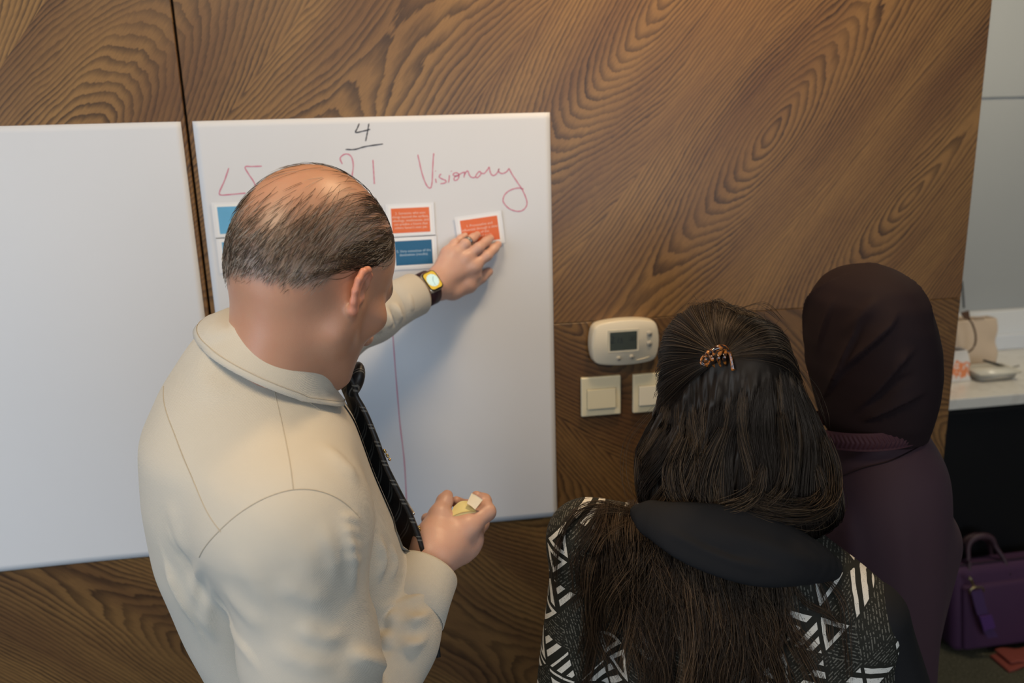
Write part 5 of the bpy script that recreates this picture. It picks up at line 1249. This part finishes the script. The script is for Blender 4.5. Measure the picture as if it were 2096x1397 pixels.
# paper carrier bag with brown twisted handles
def bag3(root, name, x0, x1, y0, y1, z0, z1, mat, crumple, seed, flare=0.0):
    nu, nv = 48, 22; rg = []
    for j in range(nv):
        s = j / (nv - 1)
        for i in range(nu):
            a = 2 * math.pi * i / nu; c, sn = math.cos(a), math.sin(a)
            e = 0.25; cx = abs(c) ** e * np.sign(c); cy = abs(sn) ** e * np.sign(sn); m = max(abs(cx), abs(cy)); cx, cy = cx / m, cy / m
            k = 1 + flare * s
            rg.append(((x0 + x1) / 2 + cx * (x1 - x0) / 2 * k, (y0 + y1) / 2 + cy * (y1 - y0) / 2 * (1 - 0.35 * s), z0 + (z1 - z0) * s))
    V = np.array(rg); V[:, :2] += crumple * np.stack([hp_noise(V, 38, seed), hp_noise(V, 42, seed + 1)], 1) * np.clip((V[:, 2:3] - z0) / 0.06, 0, 1)
    V[:, 2] += crumple * 0.8 * hp_noise(V, 30, seed + 2) * np.clip((V[:, 2] - z0) / (z1 - z0), 0, 1)
    G = V.reshape(nv, nu, 3); Gi = G.copy(); ctr = G.mean(1, keepdims=True); Gi = ctr + (G - ctr) * 0.985; Gi[0, :, 2] += 0.002
    idx = np.arange(nv * nu).reshape(nv, nu); q = lambda I: np.stack([I[:-1], np.roll(I[:-1], -1, 1), np.roll(I[1:], -1, 1), I[1:]], -1).reshape(-1, 4)
    n = nv * nu; F = q(idx).tolist() + q(idx + n)[:, ::-1].tolist()
    F += [[idx[-1, i], idx[-1, (i + 1) % nu], idx[-1, (i + 1) % nu] + n, idx[-1, i] + n] for i in range(nu)] + [idx[0, ::-1].tolist(), (idx[0] + n).tolist()]
    return obj_from(name, np.vstack([G.reshape(-1, 3), Gi.reshape(-1, 3)]), F, mat, root, True)
pb = empty('paper_bag', (2.42, 1.31, 0.9205), 'beige paper bag with brown handle on the white worktop', 'bag')
bag3(pb, 'bag_body', 2.20, 2.435, 1.24, 1.36, 0.921, 1.10, plain('beige_kraft', (0.60, 0.47, 0.34), 0.85, 0.2, var=0.08, scale=9), 0.008, 21)
M_BRN = plain('brown_cord', (0.085, 0.040, 0.018), 0.7)
b0 = at(1980, 645, 1.20); b1 = at(1990, 722, 1.20)
tube('handle', [at(1972, 648, 1.21), at(1986, 656, 1.20), at(1995, 676, 1.20), at(1997, 698, 1.20), at(1990, 714, 1.20), at(1978, 722, 1.21)], 0.0036, M_BRN, pb, 30, 8)
hk = [at(1967, 640, 1.21), at(1984, 636, 1.21), at(1986, 655, 1.205), at(1975, 652, 1.205)]
V = np.vstack([np.array(hk), np.array(hk) + np.array([0, 0.006, 0])]); obj_from('handle_patch', V, [[0, 1, 2, 3], [7, 6, 5, 4], [0, 4, 5, 1], [1, 5, 6, 2], [2, 6, 7, 3], [3, 7, 4, 0]], M_BRN, pb, False)
# white carrier bag with an orange print
wb = empty('plastic_bag', (2.13, 1.09, 0.9205), 'white bag with an orange print at the end of the worktop', 'bag')
t = NT('white_orange_print'); x, y, z = t.xyz(t.pos()); pr = t.math('LESS_THAN', t.math('ADD', t.math('ABSOLUTE', t.math('SUBTRACT', z, 0.045)), t.math('MULTIPLY', t.noise(t.pos(), 40, 2), 0.06)), 0.058)
t.base(t.mix(t.math('MULTIPLY', pr, t.math('GREATER_THAN', t.noise(t.pos(), 70, 1), 0.42)), (0.72, 0.68, 0.62), (0.80, 0.26, 0.10))); t.set(Roughness=0.5)
bag3(wb, 'bag_body', 1.99, 2.165, 1.04, 1.14, 0.921, 1.035, t.m, 0.008, 33, -0.25)
# clear food container with a fork on it
fc = empty('food_container', (2.27, 1.06, 0.9205), 'clear plastic food container lying by the beige bag', 'container')
t = NT('clear_plastic'); t.base((0.82, 0.80, 0.72)); t.set(Roughness=0.12); t.p.inputs['Transmission Weight'].default_value = 0.55; t.p.inputs['IOR'].default_value = 1.35; M_CLR = t.m
def tray(nm, x0, x1, y0, y1, z0, z1, ins, mat, par):
    bm = box_bm((x0, y0, z0), (x1, y1, z1), 0.0)
    for v in bm.verts:
        if v.co.z < (z0 + z1) / 2: v.co.x += ins * (1 if v.co.x < (x0 + x1) / 2 else -1); v.co.y += ins * (1 if v.co.y < (y0 + y1) / 2 else -1)
    bmesh.ops.bevel(bm, geom=bm.edges[:], offset=0.008, segments=3, affect='EDGES'); return bm_obj(nm, bm, mat, par, True)
tray('tub', 2.185, 2.345, 1.01, 1.12, 0.9205, 0.952, 0.010, M_CLR, fc)
tray('rim', 2.178, 2.352, 1.003, 1.127, 0.950, 0.957, 0.0, plain('cream_rim', (0.74, 0.70, 0.58), 0.25), fc)
fk = empty('fork', (2.36, 1.10, 0.958), 'dark handled fork lying across the food container', 'fork')
tube('handle', [at(2013, 737, 1.10), at(2040, 745, 1.09), at(2063, 752, 1.08)], [0.0045, 0.005, 0.0045], plain('black_plastic', (0.03, 0.026, 0.02), 0.4), fk, 14, 8)
tube('neck', [at(2063, 752, 1.08), at(2075, 751, 1.08), at(2086, 748, 1.08)], [0.0025, 0.003, 0.003], plain('steel_fork', (0.5, 0.47, 0.40), 0.25, metal=1.0), fk, 10, 6)
# thin dark lead hanging at the wall end
tag(tube('power_lead', [at(1969, 575, 1.46), at(1971, 600, 1.46), at(1973, 630, 1.45)], 0.004, plain('dark_lead', (0.03, 0.035, 0.035), 0.5), None, 12, 8), 'thin dark lead hanging behind the end of the timber wall', 'cable')
# ------------------------------------------------------------------ purple laptop bag on the carpet
M_PUR = cloth('purple_nylon', (0.062, 0.022, 0.060), (0.074, 0.028, 0.070), 0.0016, 0.6, 0.05, 0.3)
M_PUR2 = plain('violet_webbing', (0.055, 0.020, 0.085), 0.6)
lb = empty('laptop_bag', (2.12, 0.78, 0), 'purple laptop bag with top handle and clip-on strap on the carpet', 'bag')
def lean(V, z0=0.0, k=0.16): V = np.array(V); V[:, 1] += (V[:, 2]) * k; return V
bm = box_bm((1.935, 0.695, 0.004), (2.36, 0.785, 0.315), 0.030, 5); V = np.array([v.co[:] for v in bm.verts]); bm.verts.index_update(); F = [[v.index for v in f.verts] for f in bm.faces]; bm.free()
body = obj_from('bag_body', lean(V), F, M_PUR, lb)
bm = box_bm((1.965, 0.678, 0.02), (2.345, 0.71, 0.255), 0.014, 4); V = np.array([v.co[:] for v in bm.verts]); bm.verts.index_update(); F = [[v.index for v in f.verts] for f in bm.faces]; bm.free()
obj_from('front_pocket', lean(V), F, M_PUR, lb)
tube('zip', lean([(1.95, 0.715, 0.317), (2.05, 0.715, 0.3175), (2.20, 0.715, 0.3175), (2.34, 0.715, 0.317)]), 0.003, plain('dark_zip', (0.02, 0.008, 0.018), 0.5), lb, 20, 6)
M_HND = plain('plum_handle', (0.050, 0.021, 0.030), 0.55)
hd = tube('handle', lean([(2.005, 0.70, 0.27), (2.012, 0.715, 0.33), (2.022, 0.73, 0.375), (2.045, 0.735, 0.398), (2.085, 0.735, 0.405), (2.12, 0.735, 0.392), (2.135, 0.73, 0.36), (2.155, 0.715, 0.32), (2.165, 0.70, 0.27)]), [0.007, 0.008, 0.009, 0.012, 0.013, 0.012, 0.009, 0.008, 0.007], M_HND, lb, 44, 10)
tube('handle', lean([(2.01, 0.775, 0.27), (2.02, 0.775, 0.33), (2.04, 0.77, 0.375), (2.085, 0.77, 0.39), (2.13, 0.77, 0.37), (2.15, 0.775, 0.32), (2.16, 0.775, 0.27)]), [0.007, 0.008, 0.010, 0.011, 0.010, 0.008, 0.007], M_HND, lb, 36, 10)
M_BRASS = plain('brass_clasp', (0.55, 0.46, 0.26), 0.3, metal=1.0)
tube('clasp', [at(1983, 1182, 0.705), at(1988, 1186, 0.70), at(1992, 1197, 0.70), at(1997, 1202, 0.70)], [0.008, 0.005, 0.004, 0.006], M_BRASS, lb, 16, 8)
tube('strap_ring', [at(1986, 1214, 0.695), at(1986, 1206, 0.695), at(1998, 1201, 0.695), at(2011, 1202, 0.695), at(2013, 1210, 0.695)], 0.0032, M_BRASS, lb, 24, 8)
st = [(2000, 1210), (2006, 1235), (2014, 1262), (2024, 1290), (2034, 1306)]
rows = []
for x, y in st:
    Y = np.interp(y, [1210, 1306], [0.690, 0.655]); a, b = at(x - 12, y, Y), at(x + 10, y - 3, Y); rows.append([a, b, b + [0, 0.004, 0], a + [0, 0.004, 0]])
G = np.array(rows); V = G.reshape(-1, 3); F = [[i * 4 + k, i * 4 + (k + 1) % 4, (i + 1) * 4 + (k + 1) % 4, (i + 1) * 4 + k] for i in range(4) for k in range(4)] + [[0, 1, 2, 3], [19, 18, 17, 16]]
obj_from('strap', V, F, M_PUR2, lb, False)
bk = [at(2006, 1262, 0.660), at(2030, 1258, 0.660), at(2038, 1284, 0.655), at(2014, 1290, 0.655)]
V = np.vstack([bk, np.array(bk) + [0, 0.006, 0]]); obj_from('strap_slide', V, [[0, 1, 2, 3], [7, 6, 5, 4], [0, 4, 5, 1], [1, 5, 6, 2], [2, 6, 7, 3], [3, 7, 4, 0]], plain('violet_slide', (0.085, 0.028, 0.145), 0.5), lb, False)
# folded red cloth at the foot of the bag
cl = empty('folded_cloth', (2.2, 0.64, 0), 'folded brick red cloth on the carpet in front of the purple bag', 'cloth')
M_RED = cloth('brick_red_cloth', (0.24, 0.055, 0.035), (0.30, 0.07, 0.05), 0.0016, 0.85, 0.0, 0.3)
for k, (x0, x1, y0, y1, z0, z1) in enumerate(((2.05, 2.38, 0.575, 0.668, 0.001, 0.014), (2.075, 2.37, 0.585, 0.665, 0.0145, 0.026))):
    bm = box_bm((x0, y0, z0), (x1, y1, z1), 0.005, 3); bmesh.ops.subdivide_edges(bm, edges=[e for e in bm.edges if abs(e.verts[0].co.x - e.verts[1].co.x) > 0.1], cuts=12)
    for v in bm.verts: v.co.z = max(0.001, v.co.z + 0.003 * math.sin(v.co.x * 60 + k)); v.co.y += 0.006 * math.sin(v.co.x * 33 + 2 * k)
    bm_obj('fold', bm, M_RED, cl, True)
